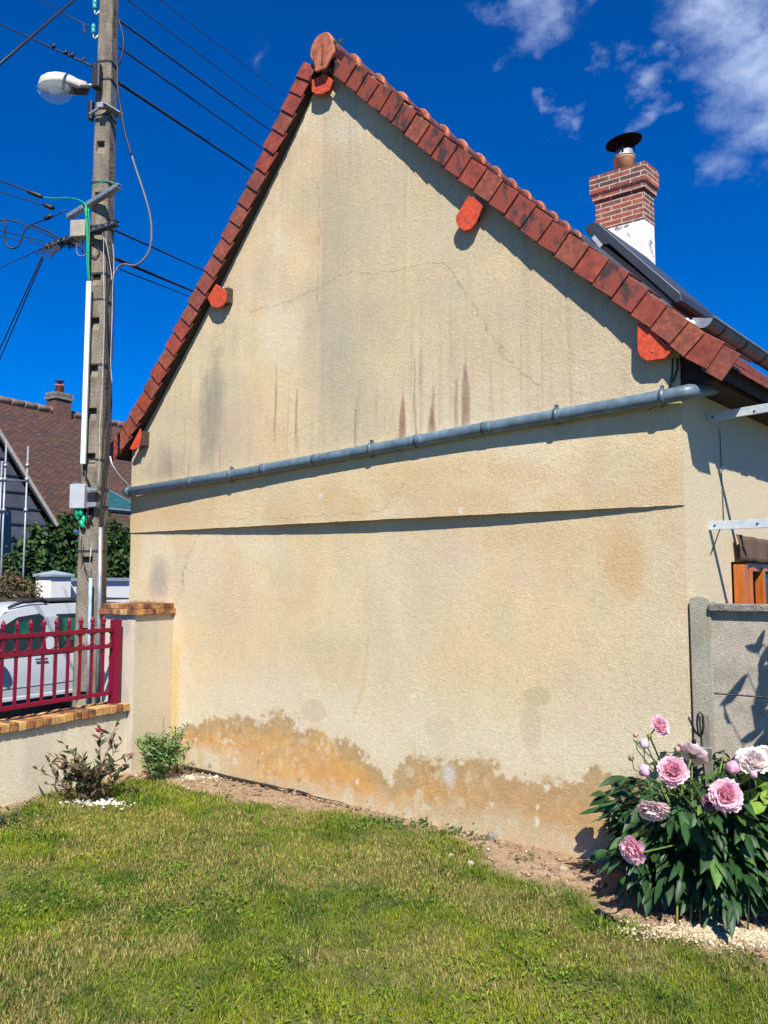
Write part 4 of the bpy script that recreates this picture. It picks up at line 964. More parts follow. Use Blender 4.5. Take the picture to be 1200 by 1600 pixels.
def fl(x, y, Y, rp, nx, nz, tone, seed, label=None, tcf=1.0):
    c = at(x, y, Y); n = (TOC * tcf + RIGHT * nx + Z * nz); r = rp * .86 / F * Y
    f = bloom(c, n, r * 1.0, tone, peony, seed)
    if label: f['label'] = label
    s = MB(); b = c - n.normalized() * r * .45; tgt = pb + V(rnd.uniform(-.08, .12), rnd.uniform(-.02, .08), .35)
    s.tube([b, b - n.normalized() * .05 - Z * .03, b.lerp(tgt, .5) - Z * .02 , tgt], [.0045, .0045, .005, .005], 7); s.build('flower_stem', m_stem, peony)
fl(1032, 1134, 4.25, 19, 1.1, .55, PINK, 1, 'topmost pink bloom tilted to the right')
fl(1050, 1204, 3.98, 26, -.1, .75, HOT, 2, 'pink bloom facing the lawn at upper left of the bush')
fl(1084, 1177, 4.12, 25, .5, .75, PALE, 3, 'pale bloom seen from behind, in front of the wooden stake', -.55)
fl(1020, 1266, 3.92, 26, .0, -.55, PALE, 4, 'pale faded drooping bloom at the middle left of the bush', .6)
fl(988, 1329, 3.95, 24, -.9, -.1, PINK, 5, 'lowest pink bloom at the left of the bush')
fl(1134, 1242, 3.88, 28, .1, .5, HOT, 6, 'deep pink bloom on the right side of the bush')
fl(1176, 1187, 4.02, 27, .2, 1.2, WHT, 7, 'almost white bloom beside the concrete fence')
fl(1196, 1180, 4.05, 18, .6, .9, WHT, 8)
fl(1108, 1254, 4.05, 13, -.6, .2, ((.45, .22, .32), (.35, .12, .2)), 9)
def bud(x, y, Y, rp, c_, seed):
    c = at(x, y, Y); r = rp * .88 / F * Y; g = random.Random(seed); ax = (Z * 1 + RIGHT * g.uniform(-.4, .4) + TOC * .4).normalized()
    mb = MB(); mb.lathe(c - ax * r, ax, [(r * .3, 0), (r * .85, r * .4), (r, r * .95), (r * .8, r * 1.5), (r * .35, r * 1.95)], 12)
    for q_ in range(len(mb.v)):
        k_ = q_ % 12; cc_ = c + ax * ((Vector(mb.v[q_]) - c).dot(ax)); mb.v[q_] = tuple(cc_ + (Vector(mb.v[q_]) - cc_) * (.80 + .13 * (k_ % 3)))
    o = mb.build('bud', M('bud_skin', c_, rough=.5, var=.25, scale=60, trans=.1), peony)
    mb = MB(); tgt = pb + V(rnd.uniform(-.15, .15), 0, .5); mb.tube([c - ax * r, c - ax * r * 3 - Z * .02, (c - ax * r * 2).lerp(tgt, .6), tgt], [.003, .003, .0035, .0035], 6); mb.build('bud_stem', m_stem, peony)
    mb = MB()
    for i in range(4):
        a = i * 1.57 + g.random(); rd = V(math.cos(a), math.sin(a), .2); p = c - ax * r * .8
        mb.add([p, p + rd * r * 1.2 + Z * r * .3, p + rd * r * .9 + ax * r * 1.2, p + rd * r * .3 + ax * r * .5], [(0, 1, 2, 3)])
    mb.build('sepal', m_stem, o, fixn=False)
for i, b_ in enumerate([(1007, 1204, 3.98, 11, (.82, .45, .58)), (1007, 1162, 4.15, 9, (.84, .60, .66)), (993, 1148, 4.2, 5, (.62, .36, .22)), (1015, 1150, 4.2, 4.5, (.24, .22, .06)), (1060, 1170, 4.15, 6.5, (.78, .42, .36)),
                        (1133, 1188, 4.15, 3.5, (.30, .26, .08)), (1145, 1199, 4.0, 12, (.80, .38, .52)), (1178, 1210, 3.95, 7, (.80, .46, .55)), (986, 1184, 4.1, 5.5, (.26, .28, .12)), (993, 1156, 4.18, 4, (.5, .45, .3))]):
    bud(*b_, 100 + i)

# things around the peony
p0 = at(1114, 1345, 4.55); p1 = at(1099, 1118, 4.62)
t = thing('garden_stake', V(p0.x, p0.y, gz(p0)), 'grey wooden stake leaning at the wall corner behind the peony, black tie at its top', 'stake')
mb = MB(); b_ = V(p0.x, p0.y, gz(p0) - .05) + RIGHT * .03; mb.bar(b_, p1, .05, .03, up=V(0, 1, 0)); mb.build('slat', M('weathered_wood', (.20, .18, .14), c2=(.07, .06, .05), scale=14, stretch=(4, 4, .5), rough=.9), t, bevel=.003)
mb = MB(); lp_ = [at(x, y, 4.56) for x, y in [(1096, 1150), (1091, 1146), (1089, 1130), (1090, 1117), (1094, 1113), (1098, 1118), (1099, 1135), (1097, 1148)]]; mb.tube(lp_, .006, 7)
mb.tube([at(x, y, 4.55) for x, y in [(1076, 1121), (1081, 1132), (1086, 1143), (1095, 1151)]], .007, 7); mb.tube([at(x, y, 4.55) for x, y in [(1086, 1142), (1083, 1152), (1081, 1160)]], .003, 6); mb.build('tie', m_black, t)
mb = MB(); mb.box(p1.lerp(b_, .17), RIGHT * .028, V(0, .02, 0), Z * .006); mb.build('band', m_zinc_l, t)
a = gnd(1168, 1455, -.04); mb = MB(); a.z = gz(a); b_ = at(1172, 1224, a.y + .05); mb.tube([a - Z * .03, a.lerp(b_, .5) + RIGHT * .003, b_, b_ + RIGHT * .02 + V(0, .05, .004)], .0042, 8)
tag(mb.build('plant_support', M('green_coated_wire', (.01, .06, .035), rough=.4)), 'thin dark green wire plant support pushed into the ground at the right of the peony', 'plant support')
a = gnd(1141, 1434, -.04); a.z = gz(a); mb = MB(); mb.bar(a - Z * .03, a + Z * .12 - RIGHT * .004, .034, .018, up=V(0, 1, 0))
tag(mb.build('wooden_peg', M('pale_wood', (.40, .32, .16), var=.2, scale=20)), 'short pale wooden peg standing in the chippings under the peony', 'peg')

# ============================================================ CONCRETE FENCE at the right
fz = lambda x, y, o=0.02: guz(x, y, o)
cf = thing('concrete_fence', gp(UC + .5, .05, -.05), 'grey precast concrete panel fence joined to the right corner of the wall', 'fence')
uA = guz(1079, 1000, .012)[0]; uB = guz(1111, 1000, .012)[0]; zt_ = guz(1095, 932, .012)[1]
vs = []; mb = MB()
mb.prism([gp(uA, .012, -.3), gp(uB, .012, -.3), gp(uB + .004, .012, zt_ - .035), gp(uB - .01, .012, zt_ - .008), gp((uA + uB) / 2, .012, zt_ + .006), gp(uA + .006, .012, zt_ - .006), gp(uA - .002, .012, zt_ - .05)], -NG * .14)
mb.build('post', m_conc_post, cf, bevel=.006)
uC, uD = uB - .01, 2.6
z_c0 = guz(1150, 1082 + 5, .02)[1]; z_c = guz(1150, 960, .02)[1]
mb = MB(); mb.box(gp((uC + uD) / 2, -.022, (z_c0 + z_c) / 2 + .02), U * (uD - uC) / 2, NG * .02, Z * ((z_c - z_c0) / 2 + .018)); mb.build('panel', m_conc2, cf, bevel=.004)
mb = MB(); mb.box(gp((uC + uD) / 2, -.028, (z_c0 - .5) / 2 - .01), U * (uD - uC) / 2, NG * .02, Z * ((z_c0 + .5) / 2 + .006)); mb.build('panel', m_conc2, cf, bevel=.004)
cz0 = guz(1150, 957, .04)[1]; cz1 = guz(1150, 945, .04)[1]
mb = MB(); mb.box(gp((uC + uD) / 2 + .005, -.022, (cz0 + cz1) / 2 + .004), U * (uD - uC) / 2, NG * .06, Z * ((cz1 - cz0) / 2)); mb.build('coping', m_conc3, cf, bevel=.008)
ua2 = guz(1069, 1000, .02)[0]

# ============================================================ LEFT: pillar, low wall, metal fence
kp = gnd(205, 1214, .04)                   # near corner of the pillar
PD = V(-NG.y, NG.x, 0);                    # along the gable (leftwards)
PD = -U
face_len = 0
rB = plane_hit(266, 1120, kp, B)           # right edge on the plane (street direction)
pl_r = (rB - kp).dot(A)
# left face runs along -U
lf = plane_hit(160, 1000, kp, NG); pl_l = (lf - kp).dot(PD)
pil = thing('pillar', V(kp.x, kp.y, .02), 'rendered pillar capped with ochre bricks, between the burgundy fence and the stained wall', 'pillar')
PT = plane_hit(212, 961, kp, B).z
def grid_wall(name, o0, ex, lenx, z0, z1, parent, mat, colf, step=.02):
    nu = max(2, int(lenx / step)); nz_ = max(2, int((z1 - z0) / step)); a_ = np.linspace(0, lenx, nu); z_ = np.linspace(z0, z1, nz_)
    UU, ZZ = np.meshgrid(a_, z_, indexing='ij'); X_ = o0.x + ex.x * UU; Y_ = o0.y + ex.y * UU
    i = (np.arange(nu - 1)[:, None] * nz_ + np.arange(nz_ - 1)[None]).ravel(); q = np.stack([i, i + nz_, i + nz_ + 1, i + 1], -1)
    return np_mesh(name, np.stack([X_, Y_, ZZ], -1).reshape(-1, 3), q, mat, parent, color=colf(UU, ZZ).reshape(-1, 3), smooth=True)
def pilcol(u, z):
    C = np.ones(u.shape + (3,)) * np.array((.58, .50, .355)); C = mixc(C, (.50, .42, .29), sstep(.45, .75, fbm(u * 4 + 3, z * 3, 4, 33)) * .5)
    C = mixc(C, (.42, .38, .33), sstep(.5, .72, fbm(u * 14, z * 1.0, 3, 34)) * .35 * sstep(.6, 1.3, z)); return C
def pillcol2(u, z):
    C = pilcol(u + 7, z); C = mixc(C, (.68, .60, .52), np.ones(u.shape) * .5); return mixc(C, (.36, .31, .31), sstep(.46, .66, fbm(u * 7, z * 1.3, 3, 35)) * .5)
def lowcol(u, z):
    C = np.ones(u.shape + (3,)) * np.array((.70, .63, .46)); C = mixc(C, (.46, .41, .33), sstep(.45, .72, fbm(u * 6, z * .8, 4, 36)) * .35)
    C = mixc(C, (.44, .35, .20), sstep(.18, .02, z) * .6 * fbm(u * 4, z * 4, 3, 37)); C = mixc(C, (.30, .27, .23), sstep(.5, .66, fbm(u * 12, z * .5, 3, 38)) * .35 * sstep(.25, .6, z)); return C
PW = pl_r + .02
grid_wall('pillar_front', kp + A * 0, A, PW, -.1, PT, pil, m_pillar, pilcol)
grid_wall('pillar_side', kp, PD, max(pl_l, .3), -.1, PT, pil, m_pillar, pillcol2)
mb = MB(); kb = kp + PD * max(pl_l, .3); mb.add([V(kb.x, kb.y, -.1), V(*(kb + A * PW).xy, -.1), V(*(kb + A * PW).xy, PT), V(kb.x, kb.y, PT)], [(0, 1, 2, 3)]); mb.build('pillar_back', m_side, pil, fixn=False)
m_b1 = M('ochre_brick', (.54, .27, .075), c2=(.15, .055, .028), rough=.85, scale=7, bump=.5, bscale=60, thresh=(.42, .60), fine=60)
m_b2 = M('ochre_brick_pale', (.58, .36, .13), c2=(.36, .17, .06), rough=.85, scale=9, bump=.5, bscale=60, thresh=(.35, .6), fine=60)
m_b3 = M('ochre_brick_burnt', (.33, .13, .05), c2=(.10, .045, .03), rough=.85, scale=9, bump=.5, bscale=60, thresh=(.4, .6), fine=60)
m_mort = M('brick_mortar', (.05, .035, .025), rough=1)
LP = max(pl_l, .3)
for lev, (zc, e, hh) in enumerate([(PT + .024, .032, .024), (PT + .073, .008, .022)]):
    o0 = kp - PD * e - A * e; lx = LP + 2 * e; ly = PW + e
    mb = MB(); mb.box(V(kp.x, kp.y, zc) + PD * LP / 2 + A * (PW - e) / 2 + A * .0, PD * (lx / 2 - .008), A * (ly / 2 - .008 + .0), Z * (hh - .003)); mb.build('cap_core', m_mort, pil)
    n = 3 if lev else 4; s = ly / n
    for i in range(n):
        mb = MB(); c = V(o0.x, o0.y, zc) + A * (s * (i + .5)) + PD * .055; mb.box(c, A * (s / 2 - .003), PD * .055, Z * hh); mb.build('cap_brick', rnd.choice([m_b1, m_b1, m_b2, m_b3]), pil, bevel=.003)
    n = 3 if lev else 4; s = (lx - .115) / n
    for i in range(n):
        mb = MB(); c = V(o0.x, o0.y, zc) + PD * (.113 + s * (i + .5)) + A * .055; mb.box(c, PD * (s / 2 - .003), A * .055, Z * hh); mb.build('cap_brick', rnd.choice([m_b1, m_b2, m_b3, m_b1]), pil, bevel=.003)
    mb = MB(); mb.box(V(kp.x, kp.y, zc) + PD * (LP / 2 + .05) + A * (PW / 2 + .05), PD * (LP / 2 - .1), A * (PW / 2 - .06), Z * (hh + .002)); mb.build('cap_fill', m_b1, pil)
# dried moss on top
mb = MB(); tp = V(kp.x, kp.y, PT + .095) + A * .18 + PD * .12
for k in range(150):
    p = tp + A * rnd.gauss(0, .08) + PD * rnd.gauss(0, .05); mb.tube([p, p + V(rnd.gauss(0, .02), rnd.gauss(0, .02), abs(rnd.gauss(.01, .012)))], .0012, 3, caps=False)
tag(mb.build('dry_moss', M('dry_moss', (.24, .15, .08), var=.3)), kind='stuff')
# low wall: front plane set back from pillar front
lw_pt = plane_hit(197, 1180, kp, NG); lw_d = (lw_pt - kp).dot(PD)
lw0 = kp + PD * lw_d                        # point on the low wall face beside the pillar
CT = plane_hit(195, 1112, lw0 + B * .03, B).z   # coping underside
lowt = thing('low_wall', V(*(lw0 - A * 2).xy, 0), 'low cream rendered garden wall capped with ochre bricks, left of the pillar', 'wall')
LWL = 4.2
grid_wall('wall_face', lw0 - A * LWL, A, LWL, -.12, CT, lowt, m_lowwall, lowcol, .025)
mb = MB(); mb.box(V(*(lw0 - A * LWL / 2 + PD * .12).xy, CT / 2 - .25), A * LWL / 2, B * .09, Z * (CT / 2 + .24)); mb.build('wall_core', m_side, lowt)
CW = .115; nbk = int(LWL / .071)
# coping bricks
bk = 0
for i in range(nbk):
    c = lw0 - A * (.036 + i * .071) + B * .032 - B * .13
    if i * .071 > 2.8: break
    tl_ = random.uniform(-.004, .004)
    mb = MB(); mb.box(V(c.x, c.y, CT + .032 + tl_), A * .0305, B * .135, Z * .0315); mb.build('coping_brick', rnd.choice([m_b1, m_b2, m_b2, m_b1, m_b3]), lowt, bevel=.004)
mb = MB(); c = lw0 - A * LWL / 2 - B * .10; mb.box(V(c.x, c.y, CT + .020), A * (LWL / 2), B * .125, Z * .0195); mb.build('mortar_bed', m_mort, lowt)
# fence
fo = thing('metal_fence', V(*(lw0 - A * 1.2 - B * .10).xy, CT + .05), 'burgundy metal fence with spear finials and rings on the low brick-capped wall', 'fence')
FP = lw0 - B * .085
def fpt(x, y): return plane_hit(x, y, FP, B)
pst = fpt(178, 1094); tfp = (pst - FP).dot(A)
ztop = fpt(182, 968).z; zbot = CT + .064
mb = MB(); pc_ = FP + A * (tfp + .0); mb.box(V(pc_.x, pc_.y, (ztop + zbot) / 2), A * .038, B * .032, Z * (ztop - zbot) / 2); mb.build('post', m_red, fo, bevel=.004)
rails = [(fpt(170, 983).z, fpt(0, 997).z, .036), (fpt(170, 1010).z, fpt(0, 1025).z, .032), (fpt(170, 1082).z, fpt(0, 1109).z, .036)]
rz_ = []
for za, zb2, h in rails:
    zc = (za + zb2) / 2; rz_.append(zc); mb = MB(); mb.box(V(*(FP + A * (tfp - 1.55)).xy, zc), A * 1.52, B * .016, Z * h / 2 * .9); mb.build('rail', m_red, fo, bevel=.003)
bx = [162, 143.5, 125, 106.5, 87, 67, 47.5, 26.5, 5]
tb = [(fpt(x, 985) - FP).dot(A) for x in bx]; dtb = (tb[0] - tb[-1]) / 8
for i in range(14):
    t_ = tb[0] - dtb * i; p = FP + A * t_
    mb = MB(); mb.box(V(p.x, p.y, (rz_[0] + rz_[2]) / 2 + .025), A * .010, B * .010, Z * ((rz_[0] - rz_[2]) / 2 + .025)); bl = mb.build('baluster', m_red, fo)
    zt2 = rz_[0] + .04; q_ = V(p.x, p.y, zt2)
    mb = MB(); mb.lathe(q_, Z, [(.012, 0), (.013, .012), (.017, .018), (.012, .024), (.021, .042), (.017, .058), (.007, .078), (.001, .088)], 12); mb.build('finial', m_red, bl)
    rc_ = FP + A * (t_ - dtb / 2); rr_c = (rz_[0] - rz_[1]) / 2 - .014; n = 20
    cc = V(rc_.x, rc_.y, (rz_[0] + rz_[1]) / 2); rx = min(rr_c, dtb / 2 - .009); mb = MB()
    ring = [cc + A * math.cos(6.2832 * k / n) * rr_c + Z * math.sin(6.2832 * k / n) * rr_c for k in range(n + 1)]
    mb.tube(ring, .0055, 6, caps=False); mb.build('ring', m_red, fo)
cc = FP + A * (tfp - .04 - rr_c); ring = [V(cc.x, cc.y, (rz_[0] + rz_[1]) / 2) + A * math.cos(6.2832 * k / n) * rr_c + Z * math.sin(6.2832 * k / n) * rr_c for k in range(n + 1)]
mb = MB(); mb.tube(ring, .0055, 6, caps=False); mb.build('ring', m_red, fo)

# ============================================================ SHRUBS at the left
def shrub(name, label, base, ends, leafcol, ll, lw_, per, mat, smat, shape, spread=.03, sub=3, up=.5, seed=5, cat='shrub'):
    g = random.Random(seed); t = thing(name, base, label, cat); st = MB(); ins = []; cols = []
    for e in ends:
        mid = base.lerp(e, .5) + V(g.gauss(0, .03), g.gauss(0, .03), .02); pts = [base - Z * .03, base.lerp(mid, .5), mid, mid.lerp(e, .5) + V(g.gauss(0, .012), 0, .01), e]
        st.tube(pts, [.006, .005, .004, .003, .0018], 6)
        paths = [(pts, 1.0)]
        for j in range(sub):
            k = g.choice([1, 2, 2, 3]); p = pts[k]; q_ = p + V(g.gauss(0, .09), g.gauss(0, .06), g.uniform(.06, .2)); st.tube([p, p.lerp(q_, .5) + Z * .01, q_], [.003, .0022, .0015], 5); paths.append(([p, p.lerp(q_, .5) + Z * .01, q_], .6))
        for pth, f_ in paths:
            for j in range(int(per * f_)):
                tt = .15 + .85 * (j + g.random()) / (per * f_); tt = min(tt, .999); k = tt * (len(pth) - 1); i = int(k); p = pth[i].lerp(pth[i + 1], k - i)
                dr = (pth[i + 1] - pth[i]).normalized(); sd_ = V(g.gauss(0, 1), g.gauss(0, 1), g.gauss(0, .4)).normalized(); d = (dr * up + sd_ + Z * .15).normalized()
                nn = (Z * .6 + TOC * .4 + V(g.gauss(0, .4), g.gauss(0, .4), g.gauss(0, .4))).normalized(); l = ll * g.uniform(.6, 1.25)
                ins.append((p, d, nn, l, lw_ * l / ll)); c = leafcol(g, tt); cols.append(c)
    leaf_mesh('leaves', ins, shape, mat, t, cols, fold=.15, droop=.15); st.build('stems', smat, t); return t
def phcol(g, t):
    r = g.random()
    if t > .88 and r < .5: c = (.20, .075, .05)
    elif r < .45: c = (.10, .07, .045)
    else: c = (.055, .075, .03)
    k = g.uniform(.7, 1.3); return tuple(x * k for x in c)
b1 = gnd(148, 1256, .03); b1.z = gz(b1)
ends = [at(x, y, b1.y + dy) for x, y, dy in [(57, 1202, -.1), (98, 1160, 0), (80, 1180, .1), (104, 1185, -.15), (157, 1155, .1), (182, 1128, .2), (190, 1158, .15), (120, 1200, .1), (72, 1225, -.1), (140, 1205, -.2), (165, 1190, -.1), (186, 1215, .1), (95, 1235, -.15), (130, 1225, -.2), (108, 1212, 0), (170, 1225, -.1)]]
sh1 = shrub('red_tipped_shrub', 'young sparse shrub with bronze and red leaf tips in front of the low wall', b1, ends, phcol, .072, .023, 15, m_leafm, m_rstem, LANCE, seed=6, sub=2, up=.8)
mb_i = []; mc_i = []
for k in range(7):
    mb_i.append((at(155, 1144, b1.y + .08) + rv3(.006), V(rnd.gauss(0, 1), rnd.gauss(0, 1), .8), V(0, -1, .3) + rv3(.2), .045, .018)); mc_i.append((.42, .03, .05))
leaf_mesh('red_shoot', mb_i, LANCE, m_leafm, sh1, mc_i)
b2 = gnd(252, 1222, .03); b2.z = gz(b2)
ends = [at(x, y, b2.y + dy) for x, y, dy in [(225, 1165, -.05), (240, 1145, 0), (268, 1135, .05), (272, 1150, 0), (222, 1190, -.1), (232, 1205, -.1), (262, 1170, -.08), (248, 1160, .05), (278, 1190, 0), (240, 1180, -.1), (256, 1150, -.05), (282, 1172, .05), (228, 1178, 0)]]
shrub('green_shrub', 'small feathery green shrub tied to a thin cane at the foot of the pillar', b2, ends, lambda g, t: tuple(x * g.uniform(.7, 1.35) for x in ((.12, .21, .05) if g.random() < .6 else (.22, .31, .12))), .055, .013, 30, m_leafm, m_stem, LANCE, seed=8, sub=5)
mb = MB(); a = V(b2.x, b2.y - .01, b2.z - .03); b_ = at(256, 1120, b2.y - .01); mb.tube([a, b_], .005, 7); tag(mb.build('cane', M('grey_cane', (.12, .13, .12), var=.2)), 'thin grey cane standing upright in the small green shrub', 'cane')
b3 = gnd(278, 1212, .03); b3.z = gz(b3)
ends = [at(x, y, b3.y + .02) for x, y in [(284, 1140), (276, 1158), (288, 1150), (270, 1170)]]
shrub('bronze_seedling', 'slender bronze-leaved seedling against the stained wall beside the small green shrub', b3, ends, lambda g, t: tuple(x * g.uniform(.7, 1.3) for x in (.12, .075, .045)), .035, .014, 9, m_leafm, m_rstem, OVAL, seed=9, sub=1, cat='seedling')
# weeds at the wall foot
ins = []; cols = []
for (cx, cy, n, s) in [(690, 1302, 60, .12), (640, 1292, 40, .12), (605, 1287, 30, .08), (745, 1310, 30, .06), (825, 1342, 26, .05), (712, 1300, 14, .02), (658, 1288, 14, .02), (590, 1283, 20, .05), (918, 1352, 12, .04), (580, 1268, 10, .05), (665, 1292, 40, .2)]:
    c = gnd(cx, cy, 0.0)
    for k in range(n):
        p = V(c.x + rnd.gauss(0, s), c.y + rnd.gauss(0, s * .35), 0)
        if dwall(p.x, p.y) < .01: continue
        p.z = gz(p) + abs(rnd.gauss(.012, .025)); ins.append((p, V(rnd.gauss(0, 1), rnd.gauss(0, 1), .5), Z + rv3(.4), rnd.uniform(.02, .04), rnd.uniform(.010, .018))); g = rnd.uniform(.7, 1.3); cols.append((.07 * g, .16 * g, .035 * g))
tag(leaf_mesh('weeds', ins, OVAL, m_leafm, None, cols), kind='stuff')
# dark plant tuft at the left edge of the lawn
bt = gnd(-12, 1300, 0.0); bt.z = gz(bt); ins = []; cols = []
for k in range(140):
    p = bt + V(rnd.gauss(0, .06), rnd.gauss(0, .05), abs(rnd.gauss(.03, .03))); ins.append((p, V(rnd.gauss(0, 1), rnd.gauss(0, 1), .4), Z + rv3(.4), .045, .02)); cols.append((.04, .06, .03))
t = thing('small_plant', bt, 'dark low tuft of leaves at the left edge of the lawn', 'plant'); leaf_mesh('leaves', ins, OVAL, m_leafm, t, cols)

# climber at the right edge, partly outside the picture
rb = gp(.05, .55, -.05)
t = thing('climbing_vine', rb, 'leafy climber with big pale green leaves in front of the concrete fence, right edge', 'climber')
ins = []; cols = []; st = MB(); g = random.Random(12)
for k in range(22):
    tgt = gp(g.uniform(-.48, .12), g.uniform(.42, .62), 0) + Z * g.uniform(1.55, 2.2)
    pts = [rb + U * g.uniform(0, .3), rb.lerp(tgt, .4) + U * .15, rb.lerp(tgt, .75) + U * .08, tgt]
    st.tube(pts, [.006, .005, .004, .002], 5)
    for j in range(11):
        tt = .35 + .65 * j / 10; q3 = tt * 3; i = min(int(q3), 2); p = pts[i].lerp(pts[i + 1], q3 - i)
        ins.append((p, V(g.gauss(0, 1), g.gauss(0, 1), g.gauss(-.3, .5)), (TOC + Z * .7 + V(g.gauss(0, .4), g.gauss(0, .4), g.gauss(0, .4))), g.uniform(.09, .15), g.uniform(.05, .085))); q_ = g.uniform(.7, 1.3); cols.append((.08 * q_, .17 * q_, .03 * q_))
for (x, y, Y) in [(1190, 1178, 4.3), (1200, 1195, 4.25), (1176, 1192, 4.35), (1204, 1225, 4.2), (1186, 1240, 4.2), (1172, 1215, 4.3), (1205, 1170, 4.3), (1196, 1260, 4.1)]:
    for j in range(3):
        p = at(x + g.uniform(-5, 5), y + g.uniform(-5, 5), Y); ins.append((p, V(g.gauss(0, 1), g.gauss(-.3, 1), g.gauss(0, .4)), TOC * .5 + Z + V(g.gauss(0, .3), g.gauss(0, .3), 0), .11, .075)); cols.append((.20, .33, .045))
leaf_mesh('leaves', ins, OVAL, m_leafm, t, cols, fold=.1); st.build('stems', m_stem, t)
ins = []; cols = []; fb = gp(-.25, -.45, .0); t = thing('hydrangea', V(fb.x, fb.y, 0), 'plant with bright lime leaves showing above the concrete fence below the window', 'plant')
for k in range(60):
    p = gp(g.uniform(-.62, .2), g.uniform(-.5, -.12), g.uniform(1.30, 1.78)); 
    ins.append((p, V(g.gauss(0, 1), g.gauss(0, 1), g.gauss(0, .4)), TOC * .4 + Z + V(g.gauss(0, .3), g.gauss(0, .3), 0), .12, .08)); cols.append((.18, .34, .04) if g.random() < .8 else (.1, .2, .04))
leaf_mesh('leaves', ins, OVAL, m_leafm, t, cols, fold=.1)
mb = MB(); mb.tube([V(fb.x, fb.y, -.05), V(fb.x, fb.y, .6), V(fb.x + .1, fb.y, 1.4)], [.012, .01, .006], 6); mb.build('stem', m_rstem, t)

def smooth3(p, n=5):
    p = [Vector(q) for q in p]
    if len(p) < 4: return p
    e = [p[0] * 2 - p[1]] + p + [p[-1] * 2 - p[-2]]; out = []
    for i in range(1, len(e) - 2):
        for k in range(n):
            t = k / n; a, b, c, d = e[i - 1], e[i], e[i + 1], e[i + 2]
            out.append(.5 * ((2 * b) + (c - a) * t + (2 * a - 5 * b + 4 * c - d) * t * t + (3 * b - a - 3 * c + d) * t ** 3))
    return out + [p[-1]]
# ============================================================ UTILITY POLE
PY = 7.45
pt0 = at(138, 1093, PY); zt0 = pt0.z; pt1 = at(170.5, 0, PY)
def pc_at(z): return pt0 + (pt1 - pt0) * ((z - zt0) / (pt1.z - zt0))
yaw = R(28); toc = V(-pt0.x, -pt0.y, 0).normalized()
NLf = (Matrix.Rotation(-yaw, 3, 'Z') @ toc); XL = V(-NLf.y, NLf.x, 0)
if NLf.x > toc.x: NLf = (Matrix.Rotation(yaw, 3, 'Z') @ toc); XL = V(-NLf.y, NLf.x, 0)
if XL.x < 0: XL = -XL
def half(z): return np.interp(z, [ST, zt0, pt1.z, pt1.z + 2], [.128, .112, .073, .055])
pole = thing('utility_pole', V(pc_at(ST).x, pc_at(ST).y, ST), 'tall weathered concrete utility pole with climbing niches behind the burgundy fence', 'utility pole')
def pq(z, a, b): h = float(half(z)); c = pc_at(z); return V(c.x, c.y, z) + XL * a * h + NLf * b * h
mb = MB(); ztop_ = pt1.z + 1.6
niche = [zt0 - .12 + .0]
npx = [1088, 990, 880, 805, 720, 650, 582, 510, 440, 372, 315, 236]
nz_ = sorted([at(150, y, PY).z for y in npx]); 
levels = [ST]
cells = []
for z in nz_: cells.append((z - .07, z + .06))
ch_ = .22
def ringpts(z): return [pq(z, -1 + ch_, 1), pq(z, 1 - ch_, 1), pq(z, 1, 1 - ch_), pq(z, 1, -1 + ch_), pq(z, 1 - ch_, -1), pq(z, -1 + ch_, -1), pq(z, -1, -1 + ch_), pq(z, -1, 1 - ch_)]
zz = [ST]
for a, b in cells: zz += [a, b]
zz.append(ztop_)
isn = [False] + sum([[True, False] for _ in cells], [])
for k in range(len(zz) - 1):
    z0_, z1_ = zz[k], zz[k + 1]; r0_, r1_ = ringpts(z0_), ringpts(z1_)
    fs = [(i, (i + 1) % 8, (i + 1) % 8 + 8, i + 8) for i in range(8)]
    if isn[k]:
        fs = fs[1:]; w_ = .52
        f0 = [pq(z0_, -w_, 1), pq(z0_, w_, 1), pq(z1_, w_, 1), pq(z1_, -w_, 1)]
        mb.add([r0_[0], f0[0], f0[3], r1_[0]], [(0, 1, 2, 3)]); mb.add([f0[1], r0_[1], r1_[1], f0[2]], [(0, 1, 2, 3)])
        bk_ = [pq(z1_, w_ * .85, .25), pq(z1_, -w_ * .85, .25)]
        mb.add([f0[0], f0[1], bk_[0], bk_[1]], [(0, 1, 2, 3)]); mb.add([f0[3], f0[2], bk_[0], bk_[1]], [(0, 1, 2, 3)])
        mb.add([f0[1], f0[2], bk_[0]], [(0, 1, 2)]); mb.add([f0[0], f0[3], bk_[1]], [(0, 1, 2)])
    mb.add(r0_ + r1_, fs)
mb.add(ringpts(ztop_), [tuple(range(8))])
mb.build('shaft', m_conc, pole, fixn=False)
# bolt holes
mb = MB()
for z in np.arange(zt0 + .3, ztop_, .24):
    p = pq(float(z), .98, .15); mb.lathe(p - XL * .004, XL, [(.011, 0), (.011, .007)], 8)
mb.build('bolt_hole', m_black, pole)
def pz(y): return at(160, y, PY).z
def P7(x, y, dY=-.12): return at(x, y, PY + dY)
def band(y, mat=m_steel_dark, h=.018, name='strap'):
    z = pz(y); r_ = ringpts(z); c = pc_at(z); up = Z * h
    vs = []; 
    for q_, zz_ in ((ringpts(z), z), (ringpts(z + h), z + h)):
        for p in q_: o = V(p.x - c.x, p.y - c.y, 0); vs.append(p + o.normalized() * .006)
    mb = MB(); mb.add(vs, [(i, (i + 1) % 8, (i + 1) % 8 + 8, i + 8) for i in range(8)]); o = mb.build(name, mat, pole, fixn=False); s_ = o.modifiers.new('s', 'SOLIDIFY'); s_.thickness = .004
for y in (104, 132, 178, 188, 292, 360, 434, 474, 575, 722, 766, 863, 793): band(y)
